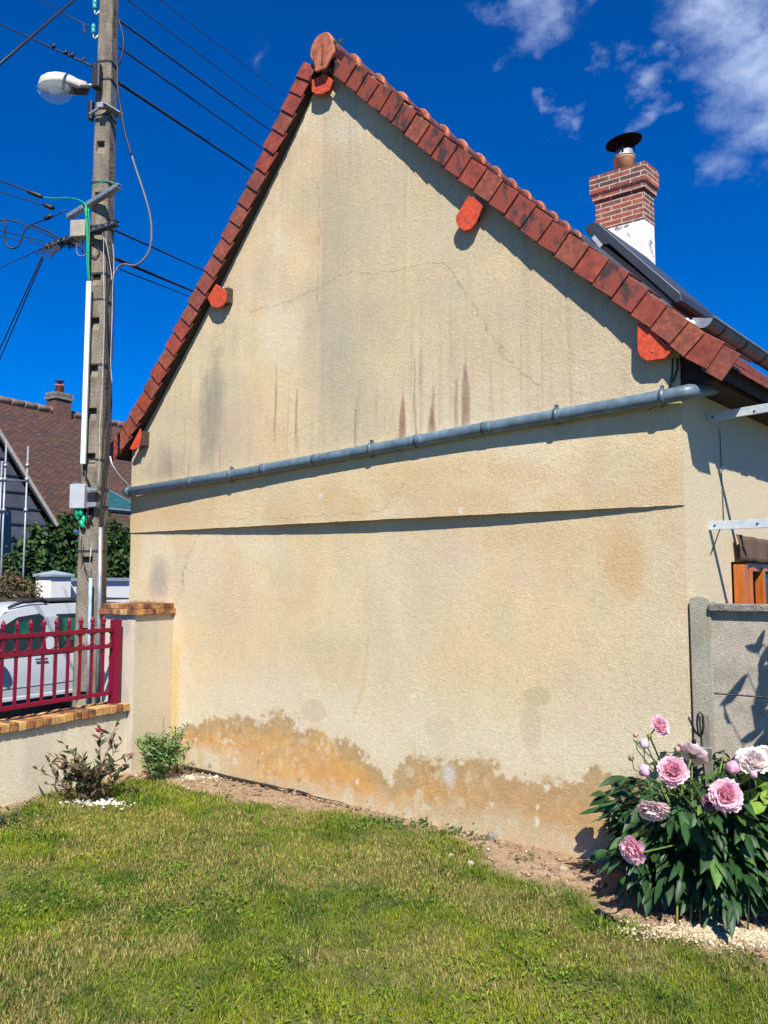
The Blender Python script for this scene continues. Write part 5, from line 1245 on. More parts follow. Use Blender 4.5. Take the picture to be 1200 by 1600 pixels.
# crossarms
ca_dir = (at(108, 336, PY + .75) - P7(183, 289)).normalized()
def arm(pa, pb, name, mat, w=.045, h=.042):
    mb = MB(); mb.bar(pa, pb, .012, h); d = (pb - pa).normalized(); r = d.cross(Z).normalized()
    mb.box((pa + pb) / 2 + Z * h / 2 + r * w / 2, d * (pb - pa).length / 2, r * w / 2, Z * .005); mb.box((pa + pb) / 2 - Z * h / 2 + r * w / 2, d * (pb - pa).length / 2, r * w / 2, Z * .005)
    o = mb.build(name, mat, pole); L_ = (pb - pa).length; n = int(L_ / .085)
    for i in range(n):
        m2 = MB(); m2.lathe(pa.lerp(pb, (i + .5) / n) - r * .0075, -r, [(.010, 0), (.010, .002)], 8); m2.build('hole', m_zinc_l, o)
    return o
a1, b1_ = P7(183, 289, -.34), P7(104, 338, .10); arm(a1, b1_, 'crossarm', m_galv)
a2, b2_ = P7(181, 347, -.34), P7(70, 384, .2); arm(a2, b2_, 'crossarm', m_steel_dark)
mb = MB(); mb.bar(P7(160, 163, -.16), P7(190, 181, -.05), .09, .012); mb.bar(P7(140, 178, -.1), P7(160, 166, -.16), .02, .02); mb.box(P7(158, 165, -.17), XL * .03, NLf * .02, Z * .025); mb.build('side_bracket', m_galv, pole)
# boxes
def pbox(x0, x1, y0, y1, depth, mat, name, dY=-.2, bevel=.006, parent=pole):
    c = P7((x0 + x1) / 2, (y0 + y1) / 2, dY); w_ = (x1 - x0) / F * PY / 2; h_ = (y1 - y0) / F * PY / 2
    mb = MB(); mb.box(c, XL * w_ * 1.05, NLf * depth / 2, Z * h_); return mb.build(name, mat, parent, bevel=bevel)
jb = pbox(113, 137, 346, 373, .10, m_conc2, 'insulating_box', -.1)
wb = pbox(113.5, 137, 757.5, 795, .12, m_greyplastic, 'terminal_box', -.10)
pbox(137, 153, 762, 767, .05, m_galv, 'box_bracket', -.16, .001); pbox(137, 152, 785, 792, .05, m_galv, 'box_bracket', -.16, .001); pbox(138, 150, 770, 784, .04, m_black, 'connector', -.15, .002)
pbox(145, 158, 99, 140, .07, m_black, 'clamp', -.13, .012); pbox(139, 146, 157, 190, .06, m_black, 'clamp', -.02, .012)
g = random.Random(5)
for (x, y, mt, nm) in [(121, 800, m_green_b, 'green_sleeve'), (124, 806, m_green_b, 'green_sleeve'), (130, 812, m_green_b, 'green_sleeve'), (127, 800, m_green_b, 'green_sleeve'), (120.5, 827, m_blue_b, 'blue_sleeve'), (131, 818, m_green_b, 'green_sleeve')]:
    c = P7(x, y, -.12 + g.uniform(-.02, .02)); mb = MB(); mb.lathe(c - Z * .04, (Z + V(g.gauss(0, .3), 0, 0)).normalized(), [(.010, 0), (.020, .01), (.022, .05), (.012, .075)] if nm[0] == 'g' else [(.008, 0), (.018, .01), (.016, .03)], 8); mb.build(nm, mt, pole)
for k in range(9):
    mb = MB(); x = 124 + k * 2.6; mb.tube([P7(x, 796, -.1), P7(x + g.uniform(-4, 4), 812, -.12), P7(x + g.uniform(0, 8), 826, -.1), P7(140 + k * .8, 838, -.05)], .006, 6); mb.build('lead', m_black, pole)
# trunking and conduits
m_riser = M('riser_white', (.45, .45, .43), rough=.6)
def tube7(pts, r, mat, name, parent=pole, dY=-.15, n=8):
    mb = MB(); mb.tube(smooth3([P7(x, y, dY if len(q_) == 0 else q_[0]) for x, y, *q_ in pts]), r, n); return mb.build(name, mat, parent)
mb = MB(); mb.bar(P7(139.5, 440, -.16), P7(130, 725, -.16), .045, .035, up=V(0, 1, 0)); mb.build('cable_trunking', m_white_pvc, pole, bevel=.004)
tube7([(157, 824), (155, 950), (152.5, 1098)], .019, m_zinc_l, 'conduit', dY=-.2)
tube7([(141.5, 903), (139.5, 1000), (137, 1100)], .016, M('pale_blue_conduit', (.30, .42, .48), rough=.5), 'conduit', dY=-.2)
tube7([(174, 433), (168, 455), (166, 500), (167, 540), (173, 600), (171, 640), (167, 700), (163, 745), (158, 790), (157, 826)], .014, m_cable, 'riser_cable', dY=-.19)
tube7([(176, 430), (178, 480), (176, 540), (174, 580), (174.5, 640), (171, 700), (165, 770), (160, 828)], .006, m_cable, 'riser_cable', dY=-.17)
for pts in ([(162, 362), (162, 430), (163, 500), (161, 560), (160, 600), (156, 660), (155, 720), (153, 760)], [(163, 365), (168, 390), (173, 420), (175, 440)], [(173, 360), (176, 380), (178, 410), (176, 450), (175, 500), (173, 560), (175, 600)]):
    tube7(pts, .0035, m_riser, 'riser_wire', dY=-.2)
tube7([(131, 726), (134, 745), (141, 760)], .010, m_cable, 'lead', dY=-.12); tube7([(128, 838), (127, 860), (132, 885), (140, 905)], .004, m_cable, 'lead', dY=-.17); tube7([(143, 848), (140, 880), (141, 905)], .003, m_zinc_l, 'lead', dY=-.18)
for k in range(4): tube7([(133 + k * 1.6, 325), (135 + k * 1.5, 350), (136 + k, 380), (136 + k * .8, 410), (138 + k * .6, 441)], .0055, m_green_c if k != 2 else m_cable, 'green_lead', dY=-.14 - k * .01)
tube7([(145, 291), (152, 288), (163, 283), (172, 284), (180, 287)], .005, m_green_c, 'earth_wire', dY=-.17)
for sd_, pts in enumerate([[(137, 370), (124, 372), (119.5, 385), (121, 397), (130, 400), (139, 392), (139, 380), (133, 372)], [(137, 375), (145, 380), (154, 388), (154, 398), (148, 402), (141, 396)], [(130, 375), (128, 385), (133, 395), (140, 392)], [(110, 370), (125, 385), (130, 395)]]):
    tube7(pts, .0055 if sd_ else .006, m_greycable if sd_ == 0 else m_cable, 'slack_loop', dY=-.1)
g = random.Random(9)
for k in range(30):
    x = g.uniform(66, 125); y = 384 - (x - 70) * .34; tube7([(x, y), (x + g.uniform(-12, 10), y + g.uniform(4, 22)), (x + g.uniform(0, 10), y + g.uniform(2, 20)), (x + g.uniform(5, 22), y + g.uniform(-4, 10))], .004, m_cable, 'slack_loop', dY=.1)
for k in range(8): pbox(*(lambda x, y: (x, x + 4.5, y, y + 5))(68 + k * 7, 385 - k * 3.2), .03, m_black, 'connector', .2, .002)
# insulators
for (x, y) in [(148, 8), (146, 46)]:
    c = P7(x, y, -.02); mb = MB(); mb.lathe(c - Z * .07, Z, [(.012, .02), (.022, .03), (.022, .06), (.014, .065), (.025, .08), (.022, .11), (.010, .13)], 14); mb.build('insulator', M('insulator_glass', (.05, .36, .36), rough=.1, var=.1), pole)
    tube7([(x, y + 12), (x + 3, y + 15), (x + 9, y + 8)], .010, m_zinc_l, 'insulator_pin', dY=-.03)
    tube7([(x, y + 8), (x, y + 14)], .008, m_zinc_l, 'insulator_pin', dY=-.02)
tube7([(131, 38), (131, 48), (133, 52), (134, 44), (139, 40)], .007, m_cable, 'clip', dY=-.02)
# ------------------------------------------------------------ street lamp on the pole
lp0 = P7(100, 130, -.05)
lamp = thing('street_lamp', P7(139, 133, -.08), 'white street lamp head with clear domed bowl clamped to the utility pole', 'street lamp')
AX = (at(62, 128, PY - .20) - at(140, 133, PY + .05)).normalized(); SD = AX.cross(Z).normalized(); UPL = SD.cross(AX)
if UPL.z < 0: UPL = -UPL
c0 = at(138, 135, PY - .0)
def lsec(s, w_, top, bot): 
    c = c0 + AX * s; n = 14; out = []
    for k in range(n + 1):
        a = math.pi * k / n; out.append(c + SD * math.cos(a) * w_ + UPL * (bot + (top - bot) * math.sin(a) ** .8))
    return out
secs = [(.02, .05, .045, -.045), (.09, .065, .06, -.055), (.14, .085, .085, -.06), (.20, .105, .105, -.045), (.30, .120, .11, -.035), (.38, .11, .095, -.03), (.44, .08, .065, -.028), (.475, .03, .01, -.026)]
mb = MB(); vs = []; n = 15
for s_ in secs: vs += lsec(*s_)
fs = [(i * n + k, i * n + k + 1, (i + 1) * n + k + 1, (i + 1) * n + k) for i in range(len(secs) - 1) for k in range(n - 1)] + [(i * n + n - 1, i * n, (i + 1) * n, (i + 1) * n + n - 1) for i in range(len(secs) - 1)]
fs += [tuple(range(n)), tuple(range((len(secs) - 1) * n, len(secs) * n))]
mb.add(vs, fs, True); hd = mb.build('lamp_housing', M('aged_white_paint', (.66, .64, .56), rough=.5, c2=(.5, .47, .38), scale=9), lamp)
mb = MB(); mb.box(c0 + AX * .10 - UPL * .04, AX * .09, SD * .07, UPL * .02); mb.build('gear_box', m_blackpl, lamp, bevel=.01)
gm_ = bpy.data.materials.new('clear_bowl'); gm_.use_nodes = True; t_ = gm_.node_tree; b_ = t_.nodes['Principled BSDF']; b_.inputs['Roughness'].default_value = .12; b_.inputs['Base Color'].default_value = (.75, .82, .88, 1)
tr_ = nd(t_, 'ShaderNodeBsdfTransparent'); ms_ = nd(t_, 'ShaderNodeMixShader'); ms_.inputs[0].default_value = .22; t_.links.new(tr_.outputs[0], ms_.inputs[1]); t_.links.new(b_.outputs[0], ms_.inputs[2]); t_.links.new(ms_.outputs[0], t_.nodes['Material Output'].inputs[0])
mb = MB(); bs = []; nn = 10; m_ = 18
cb_ = c0 + AX * .33 - UPL * .03
for i in range(nn + 1):
    a = math.pi / 2 * i / nn
    for k in range(m_):
        f_ = 2 * math.pi * k / m_; bs.append(cb_ + (AX * math.cos(f_) * .175 + SD * math.sin(f_) * .125) * math.cos(a) - UPL * math.sin(a) * .155)
mb.add(bs, [(i * m_ + k, i * m_ + (k + 1) % m_, (i + 1) * m_ + (k + 1) % m_, (i + 1) * m_ + k) for i in range(nn) for k in range(m_)], True); mb.build('bowl', gm_, lamp)
mb = MB(); mb.lathe(cb_ - AX * .08 - UPL * .03, AX, [(.012, 0), (.02, .03), (.035, .08), (.03, .13), (.01, .15)], 12); mb.build('bulb', m_white_pvc, lamp)
mb = MB(); mb.tube([c0 + AX * .06, P7(150, 134, -.06)], .02, 10); mb.build('arm', m_galv, lamp)

# ------------------------------------------------------------ cables
def cable(pts, r, label, name='cable', mat=m_cable, sag=0, cat='cable', group='overhead cables'):
    """pts (px, py, Y)"""
    q_ = [at(*p) for p in pts]
    if sag and len(q_) == 2:
        a, b = q_; q_ = [a.lerp(b, k / 16) - Z * sag * 4 * (k / 16) * (1 - k / 16) for k in range(17)]
    if not sag: q_ = smooth3(q_)
    mb = MB(); mb.tube(q_, r, 7); return tag(mb.build(name, mat), label, cat, group)
def ext(x0, y0, x1, y1, f_): return (x0 + (x1 - x0) * f_, y0 + (y1 - y0) * f_)
for (x0, y0, x1, y1, Y0, Y1, r, lab) in [
    (250, 0, 453, 156, 12, 30, .008, 'thin overhead cable farthest from the pole, meeting the roof verge highest up'),
    (200, 0, 442, 183, 10, 30, .008, 'thin overhead cable second from the top where the cables pass behind the roof'),
    (186, 32, 430, 210, PY, 30, .011, 'overhead cable leaving the pole near its top and passing behind the roof'),
    (186, 74, 417, 237, PY, 30, .010, 'overhead cable leaving the pole level with the lamp and passing behind the roof'),
    (186, 130, 398, 271, PY, 26, .016, 'thick overhead cable leaving the pole just below the lamp towards the roof'),
    (180, 360, 325, 426, PY, 22, .010, 'overhead cable leaving the pole at the lower crossarm towards the roof'),
    (180, 404, 308, 458, PY, 22, .017, 'thick overhead cable leaving the pole just below the lower crossarm'),
    (188, 421, 303, 466, PY, 22, .007, 'thinnest overhead cable, lowest of those going from pole to roof')]:
    e = ext(x0, y0, x1, y1, 1.5); s0 = (x0, y0) if x0 < 199 else ext(x0, y0, x1, y1, -.3)
    cable([(*s0, Y0), (*e, Y1)], r, lab)
for (x0, y0, x1, y1, Y0, Y1, r, lab) in [
    (-60, 152, 118, -2, 5.5, 7.3, .011, 'thick black cable rising steeply across the top left corner'),
    (-40, 20, 143, 103, 12, PY - .08, .010, 'overhead cable running left from the black clamp above the lamp'),
    (40, -10, 135, 40, 10, PY, .006, 'thin bare wire running to the green glass insulator at the pole top'),
    (-40, 268, 46, 299, 11, 7.9, .009, 'overhead cable ending in the larger black sleeve left of the pole'),
    (-40, 289, 70, 320, 11, 7.9, .006, 'overhead cable ending in the smaller black sleeve left of the pole'),
    (-40, 438, 70, 386, 10, 7.9, .005, 'thin wire running down left from the lower crossarm'),
    (-40, 352, 66, 376, 11, 7.9, .006, 'upper of the two thin wires reaching the lower crossarm from the left'),
    (-40, 362, 64, 382, 11, 7.9, .004, 'lower of the two thin wires reaching the lower crossarm from the left'),
    (66, 400, -50, 655, 7.9, 10.5, .007, 'left one of two wires dropping steeply from the crossarm to the left'),
    (68, 402, -40, 655, 7.9, 10.5, .007, 'right one of two wires dropping steeply from the crossarm to the left')]:
    cable([(x0, y0, Y0), (x1, y1, Y1)], r, lab)
cable([(185, 30, PY - .05), (192, 55, PY - .05), (193, 75, PY - .05), (188, 95, PY - .05), (183.5, 108, PY - .05), (184, 140, PY - .1), (188, 165, PY - .1), (195, 205, PY - .12), (206, 245, PY - .15)], .010, 'black cable hanging down the right side of the pole top', cat='cable', group=None)
cable([(206, 244, PY - .15), (216, 275, PY - .15), (226, 305, PY - .15), (234, 335, PY - .15), (237, 365, PY - .15), (233, 392, PY - .15), (222, 408, PY - .15), (210, 415, PY - .13), (194, 413, PY - .12), (184, 418, PY - .1), (178, 430, PY - .12)], .011, 'grey cable hanging in a long loop beside the pole', mat=m_greycable, group=None)
cable([(-10, 343, 7.9), (4, 344, 7.9), (9, 352, 7.9), (6, 368, 7.9), (9, 381, 7.9), (18, 388, 7.9), (28, 385, 7.9), (34, 372, 7.9), (40, 358, 7.9), (52, 353, 7.9), (75, 362, 7.85), (98, 375, 7.8)], .009, 'black cable hanging in a U-shaped loop at the left edge', group=None)
cable([(-10, 342, 7.9), (20, 345, 7.9), (44, 353, 7.9), (72, 366, 7.85), (100, 378, 7.7), (120, 384, 7.5)], .007, 'black service cable running into the lower crossarm just above the loop', group=None)
cable([(44, 353, 7.9), (80, 340, 7.9), (104, 328, 7.85)], .006, 'short cable joining the two crossarms', group=None)
cable([(67, 308, 7.9), (85, 310, 7.8), (103, 309, 7.7), (118, 311, 7.55), (128, 315, 7.4), (134, 322, 7.32), (136, 340, 7.3)], .007, 'green insulated wire running from the larger black sleeve to the pole', mat=m_green_c, name='green_wire', cat='wire', group=None)
cable([(172, 713, PY - .15), (176, 727, PY - .15), (186, 742, 7.4), (196, 753, 7.6), (204, 762, 7.75)], .006, 'thin white wire running from the pole to the end of the sloping drainpipe', mat=m_white_pvc, name='white_wire', cat='wire', group=None)
for (x0, y0, x1, y1, lab) in [(43, 299, 67, 308, 'larger black cable sleeve left of the pole'), (68, 320, 85, 326, 'smaller black cable sleeve left of the pole'), (69, 343, 82, 336, 'black cable sleeve just beyond the end of the upper crossarm')]:
    a, b = at(x0, y0, 7.9), at(x1, y1, 7.9); mb = MB(); d = b - a; mb.lathe(a, d, [(.008, 0), (.02, .01), (.024, .03), (.024, d.length - .03), (.02, d.length - .01), (.008, d.length)], 10); tag(mb.build('cable_sleeve', m_black), lab, 'cable sleeve', 'black cable sleeves')
for k, (x, y) in enumerate([(84, 73), (103, 83), (113, 87), (130, 95)]):
    mb = MB(); mb.lathe(at(x - 3, y - 1.5, 7.75), V(1, 0, -.4), [(.01, 0), (.022, .01), (.022, .03), (.01, .04)], 8); mb.tube([at(x, y, 7.75), at(x + 1, y - 6, 7.75)], .008, 5)
    tag(mb.build('cable_clip', m_black), ['black clip on the cable left of the lamp, farthest from the pole', 'black clip on the cable above the lamp, second from the left', 'black clip on the cable above the lamp, third from the left', 'black clip on the cable above the lamp, nearest the pole'][k], 'cable clip', 'clips on the upper left cable')

# ============================================================ STREET SIDE: car, white wall, hedge, neighbour
CD = 12.4
cs = at(80, 1079, CD); cs.z = ST
CA = -A                                    # towards the front of the car
car = thing('parked_car', V(cs.x, cs.y, ST), 'silvery white parked compact van with black roof bar, seen through the burgundy fence', 'car')
def cp3(l, w_, z): return V(cs.x, cs.y, ST) + CA * l - B * w_ + Z * z     # l forward of the B pillar, w_ across from near side
# body side profile (l, z)
prof = [(-2.0, .42), (-2.08, .8), (-2.06, 1.2), (-1.95, 1.62), (-1.75, 1.74), (-.6, 1.79), (.3, 1.78), (.75, 1.70), (1.35, 1.22), (1.5, 1.12), (2.15, .98), (2.3, .82), (2.35, .5), (2.3, .38)]
def wrap(z): return .0 if z < .9 else .0 + (z - .9) ** 1.3 * .16
mb = MB(); 
wd_ = 1.75; rows = []
for (l, z) in prof:
    i0 = wrap(z) + .0; 
    rows.append([cp3(l, i0 + .03 * (z < .5), z), cp3(l, i0 + .12, z + (.025 if z > 1 else 0)), cp3(l, wd_ / 2, z + (.05 if z > 1 else 0)), cp3(l, wd_ - i0 - .12, z + (.025 if z > 1 else 0)), cp3(l, wd_ - i0, z)])
vs = [p for r_ in rows for p in r_]; m_ = 5
fs = [(i * m_ + k, i * m_ + k + 1, (i + 1) * m_ + k + 1, (i + 1) * m_ + k) for i in range(len(rows) - 1) for k in range(m_ - 1)]
mb.add(vs, fs, True)
# sides: belt split so the flank is smooth
belt = [(-2.0, .42), (-2.0, .9), (-2.06, 1.2)]
def sidepanel(w0, sg):
    xs_ = np.linspace(-2.02, 2.3, 24); vs = []; zs = [.40, .55, .75, .92, 1.02]
    for x in xs_:
        for j, z in enumerate(zs):
            bul = .028 * math.sin((z - .4) / .65 * math.pi) ; zz_ = z; 
            if x > 1.35: zz_ = min(z, np.interp(x, [1.35, 2.15, 2.3], [1.2, .98, .82]))
            vs.append(cp3(float(x), w0 - sg * bul, float(zz_)))
    k = len(zs); return vs, [(i * k + j, (i + 1) * k + j, (i + 1) * k + j + 1, i * k + j + 1) for i in range(len(xs_) - 1) for j in range(k - 1)]
for w0, sg in ((.0, 1), (wd_, -1)):
    v_, f_ = sidepanel(w0, sg); mb.add(v_, f_, True)
    # upper side (pillars and roof edge) as solid sheet from belt to roof
    top = [(-2.06, 1.2), (-1.95, 1.62), (-1.75, 1.74), (-.6, 1.79), (.3, 1.78), (.75, 1.70), (1.35, 1.22)]
    xs_ = np.linspace(-2.04, 1.40, 30); vs = []
    for x in xs_:
        zt2 = float(np.interp(x, [-2.06, -1.95, -1.75, -.6, .3, .75, 1.38], [1.2, 1.62, 1.74, 1.79, 1.78, 1.70, 1.2]))
        for j in range(4): z = 1.02 + (max(zt2, 1.03) - 1.02) * j / 3; vs.append(cp3(float(x), w0 + sg * (wrap(z)), z))
    mb.add(vs, [(i * 4 + j, (i + 1) * 4 + j, (i + 1) * 4 + j + 1, i * 4 + j + 1) for i in range(29) for j in range(3)], True)
mb.build('body', m_carwhite, car)
def glassq(pts, name, mat=m_glass, off=-.006, parent=car):
    mb = MB(); mb.add([cp3(l, wrap(z) + off, z) for l, z in pts], [tuple(range(len(pts)))]); o = mb.build(name, mat, parent, fixn=False); return o
glassq([(.10, 1.06), (.10, 1.60), (.18, 1.66), (.55, 1.62), (.85, 1.47), (1.22, 1.10), (1.22, 1.06)], 'window')
glassq([(-.12, 1.06), (-.12, 1.64), (-.9, 1.64), (-.98, 1.55), (-.98, 1.06)], 'window')
glassq([(-1.12, 1.08), (-1.12, 1.62), (-1.75, 1.58), (-1.8, 1.1)], 'window')
glassq([(.34, 1.30), (.34, 1.56), (.62, 1.52), (.66, 1.30)], 'glass_reflection', m_cutgreen, -.009); glassq([(-.22, 1.22), (-.22, 1.58), (-.55, 1.56), (-.55, 1.22)], 'glass_reflection', m_cutgreen, -.009)
mb = MB(); mb.add([cp3(.78, .18, 1.695), cp3(1.40, .10, 1.215), cp3(1.40, wd_ - .1, 1.215), cp3(.78, wd_ - .18, 1.695)], [(0, 1, 2, 3)])
for v in range(4): mb.v[v] = tuple(Vector(mb.v[v]) + Z * .045 + CA * .02)
mb.build('windscreen', m_glass, car, fixn=False)
for x in (0, -1.05, 1.28):
    mb = MB(); mb.tube([cp3(x, -.030, .45), cp3(x, -.034, .75), cp3(x, -.012, 1.0)], .003, 5); mb.build('door_gap', m_blackpl, car)
mb = MB(); mb.tube([cp3(.12, -.045, 1.0 - .03), cp3(.32, -.045, .975)], .014, 6); mb.build('door_handle', m_blackpl, car)
mb = MB(); mb.tube([cp3(-1.95, -.025, .62), cp3(.0, -.035, .60), cp3(2.0, -.03, .60)], .004, 5); mb.build('side_crease', m_greyplastic, car)
mb = MB(); mb.box(cp3(.15, .02, .42), CA * 1.1, B * .04, Z * .03); mb.build('sill', m_carwhite, car, bevel=.01)
mb = MB(); mb.box(cp3(.15, .06, .33), CA * 1.1, B * .05, Z * .06); mb.build('underside', m_blackpl, car)
mb = MB(); mb.lathe(cp3(1.05, -.19, 1.12), CA, [(.03, -.05), (.085, -.03), (.10, .02), (.08, .07), (.02, .10)], 14); mb.box(cp3(1.05, -.08, 1.06), CA * .03, B * .08, Z * .02); mr_ = mb.build('mirror', m_blackpl, car)
mb = MB(); mb.lathe(cp3(.985, -.19, 1.12), -CA, [(.07, 0), (.06, .012)], 14); mb.build('mirror_glass', m_zinc_l, mr_)
for w0 in (.16, wd_ - .16):
    mb = MB(); mb.tube([cp3(.66, w0 + .02, 1.76), cp3(.45, w0, 1.85), cp3(.1, w0, 1.87), cp3(.02, w0, 1.82)], [.02, .035, .04, .03], 8); mb.build('roof_rail', m_blackpl, car)
for l in (1.55, -1.35):
    arc = [cp3(l + math.cos(a_) * .37, -.036, .33 + math.sin(a_) * .37) for a_ in np.linspace(.1, 3.04, 14)]; mb = MB(); mb.tube(arc, .022, 6); mb.build('wheel_arch', m_blackpl, car)
mb = MB(); mb.tube([cp3(-1.95, wrap(1.03) - .012, 1.035), cp3(1.3, wrap(1.03) - .012, 1.035)], .010, 5); mb.build('window_seal', m_blackpl, car)
mb = MB(); mb.box(cp3(-.01, wrap(1.35) - .004, 1.34), CA * .10, B * .006, Z * .27); mb.build('door_pillar', m_carwhite, car)
mb = MB(); mb.box(cp3(-.9, wd_ / 2, 1.85), CA * .85, B * (wd_ / 2 - .2), Z * .012); mb.build('roof_panel', m_dgrey, car, bevel=.01)
for k in range(5):
    mb = MB(); mb.box(cp3(-.55 - k * .12, .28, 1.87), CA * .02, B * .03, Z * .018); mb.build('roof_stud', m_blackpl, car)
for l in (1.55, -1.35):
    for w0, sg in ((.02, 1), (wd_ - .02, -1)):
        mb = MB(); mb.lathe(cp3(l, w0 + sg * .18, .31), B * sg, [(.30, 0), (.31, .03), (.31, .15), (.27, .18)], 24); wh = mb.build('wheel', m_black, car)
        mb = MB(); mb.lathe(cp3(l, w0 + sg * .0, .31), B * sg, [(.20, -.01), (.19, .006), (.05, .012)], 18); mb.build('rim', m_zinc_l, wh)
# white wall
wy = 16.2
W0 = at(78, 905, wy); W0 = V(W0.x, W0.y, 0)
def wz(y, Y): return at(80, y, Y).z
ww_ = thing('white_wall', V(W0.x + A.x * 2, W0.y + A.y * 2, ST), 'white street wall with flat blue-grey coping across the road', 'wall')
zc_ = wz(903, wy)
mb = MB(); c = W0 + A * 8.4; mb.box(V(c.x, c.y, (zc_ + ST) / 2 - .03), A * 8, B * .10, Z * ((zc_ - ST) / 2 - .03)); mb.build('wall', m_whitewall, ww_)
mb = MB(); mb.box(V(c.x, c.y, zc_ - .03), A * 8, B * .16, Z * .035); mb.build('coping', m_greycap, ww_)
mb = MB(); c = W0 - A * 5.3; mb.box(V(c.x, c.y, ST + .5), A * 5, B * .10, Z * .5); mb.build('wall', m_whitewall, ww_)
wp = thing('white_pillar', V(W0.x, W0.y, ST), 'square white gatepost with shallow blue-grey pyramid cap at the end of the white wall', 'pillar')
zp = wz(901, wy - .3); pc2 = W0 + B * .12
pyaw = R(14); ux = Matrix.Rotation(pyaw, 3, 'Z') @ V(1, 0, 0); uy = V(-ux.y, ux.x, 0); ux = A; uy = B
mb = MB(); mb.box(V(pc2.x, pc2.y, (zp + ST) / 2), ux * .24, uy * .24, Z * (zp - ST) / 2); mb.build('post', m_whitewall, wp, bevel=.01)
mb = MB(); q_ = [pc2 + ux * a * .29 + uy * b * .29 for a, b in ((-1, -1), (1, -1), (1, 1), (-1, 1))]
vs = [V(p.x, p.y, zp + .001) for p in q_] + [V(p.x, p.y, zp + .045) for p in q_] + [V(pc2.x, pc2.y, zp + .13)]
mb.add(vs, [(0, 1, 2, 3), (0, 1, 5, 4), (1, 2, 6, 5), (2, 3, 7, 6), (3, 0, 4, 7), (4, 5, 8), (5, 6, 8), (6, 7, 8), (7, 4, 8)]); mb.build('cap', m_greycap, wp)
# hedge
def leafmass(name, label, base, boxes, n, ll, lwid, colf, mat, seed, cat, shape=OVAL, inner=True):
    g = random.Random(seed); ins = []; cols = []; t = thing(name, base, label, cat)
    for k in range(n):
        c, ax, ay, az_ = g.choices(boxes, [b_[1].length * b_[3].length for b_ in boxes])[0]
        d = V(g.gauss(0, 1), g.gauss(0, 1), g.gauss(0, 1)).normalized(); r = g.uniform(.72, 1.04); lump = 1 + .13 * math.sin(d.x * 9 + c.x) * math.sin(d.z * 8 + c.y * 2)
        p = c + (ax * d.x + ay * d.y + az_ * d.z) * r * lump; out = (ax.normalized() * d.x + ay.normalized() * d.y + az_.normalized() * d.z)
        ins.append((p, (V(g.gauss(0, .7), g.gauss(0, .7), g.gauss(-.5, .5)) + out * .5), (out + V(g.gauss(0, .5), g.gauss(0, .5), g.gauss(.3, .5))), ll * g.uniform(.6, 1.3), lwid * g.uniform(.7, 1.2))); cols.append(colf(g, r))
    leaf_mesh('foliage', ins, shape, mat, t, cols, fold=.12); 
    mb = MB()
    for c, ax, ay, az_ in boxes:
        b0 = V(c.x, c.y, ST); mb.tube([b0, b0.lerp(c, .6), c + az_ * .5], [.05, .04, .015], 6)
        for k in range(5):
            a = g.uniform(0, 6.28); mb.tube([b0.lerp(c, .7), c + (ax * math.cos(a) + ay * math.sin(a)) * .6 + az_ * g.uniform(-.3, .6)], [.025, .008], 5, caps=False)
    mb.build('stem', m_rstem, t); return t
hcol = lambda g, r: tuple(x * g.uniform(.5, 1.25) for x in ((.032, .078, .020) if g.random() < .8 else (.09, .16, .04)))
bx_ = []
for (x, y, Y, rx, ry, rz2) in [(15, 862, 17.2, .9, .6, .72), (-50, 868, 16.8, .9, .6, .8), (60, 855, 17.6, .8, .6, .75), (110, 850, 18.2, .85, .6, .70), (155, 862, 18.8, .8, .6, .75), (205, 870, 19.4, .9, .6, .6), (40, 905, 17.0, .9, .5, .6), (100, 898, 17.8, 1.0, .5, .6), (180, 900, 18.9, 1.0, .5, .5), (245, 880, 20, 1.0, .5, .7), (-80, 890, 16.2, 1, .5, .8)]:
    bx_.append((at(x, y, Y), A * rx * 1.3, B * ry, Z * rz2))
leafmass('hedge', 'big dark green leafy hedge rising behind the white wall', V(at(80, 900, 17.6).x, at(80, 900, 17.6).y, ST), bx_, 24000, .15, .085, hcol, m_leafm, 31, 'hedge')
bcol = lambda g, r: tuple(x * g.uniform(.6, 1.35) for x in ((.10, .10, .035) if g.random() < .5 else (.17, .12, .06)))
leafmass('bronze_shrub', 'bronze and olive leaved shrub at the left edge, left of the white gatepost', V(at(20, 925, 14.8).x, at(20, 925, 14.8).y, ST), [(at(22, 930, 14.8), A * .55, B * .4, Z * .38), (at(-10, 925, 14.5), A * .7, B * .4, Z * .45), (at(5, 975, 14.4), A * .7, B * .4, Z * .5), (at(50, 965, 15.2), A * .25, B * .2, Z * .4)], 4200, .085, .035, bcol, m_leafm, 33, 'shrub', shape=LANCE)
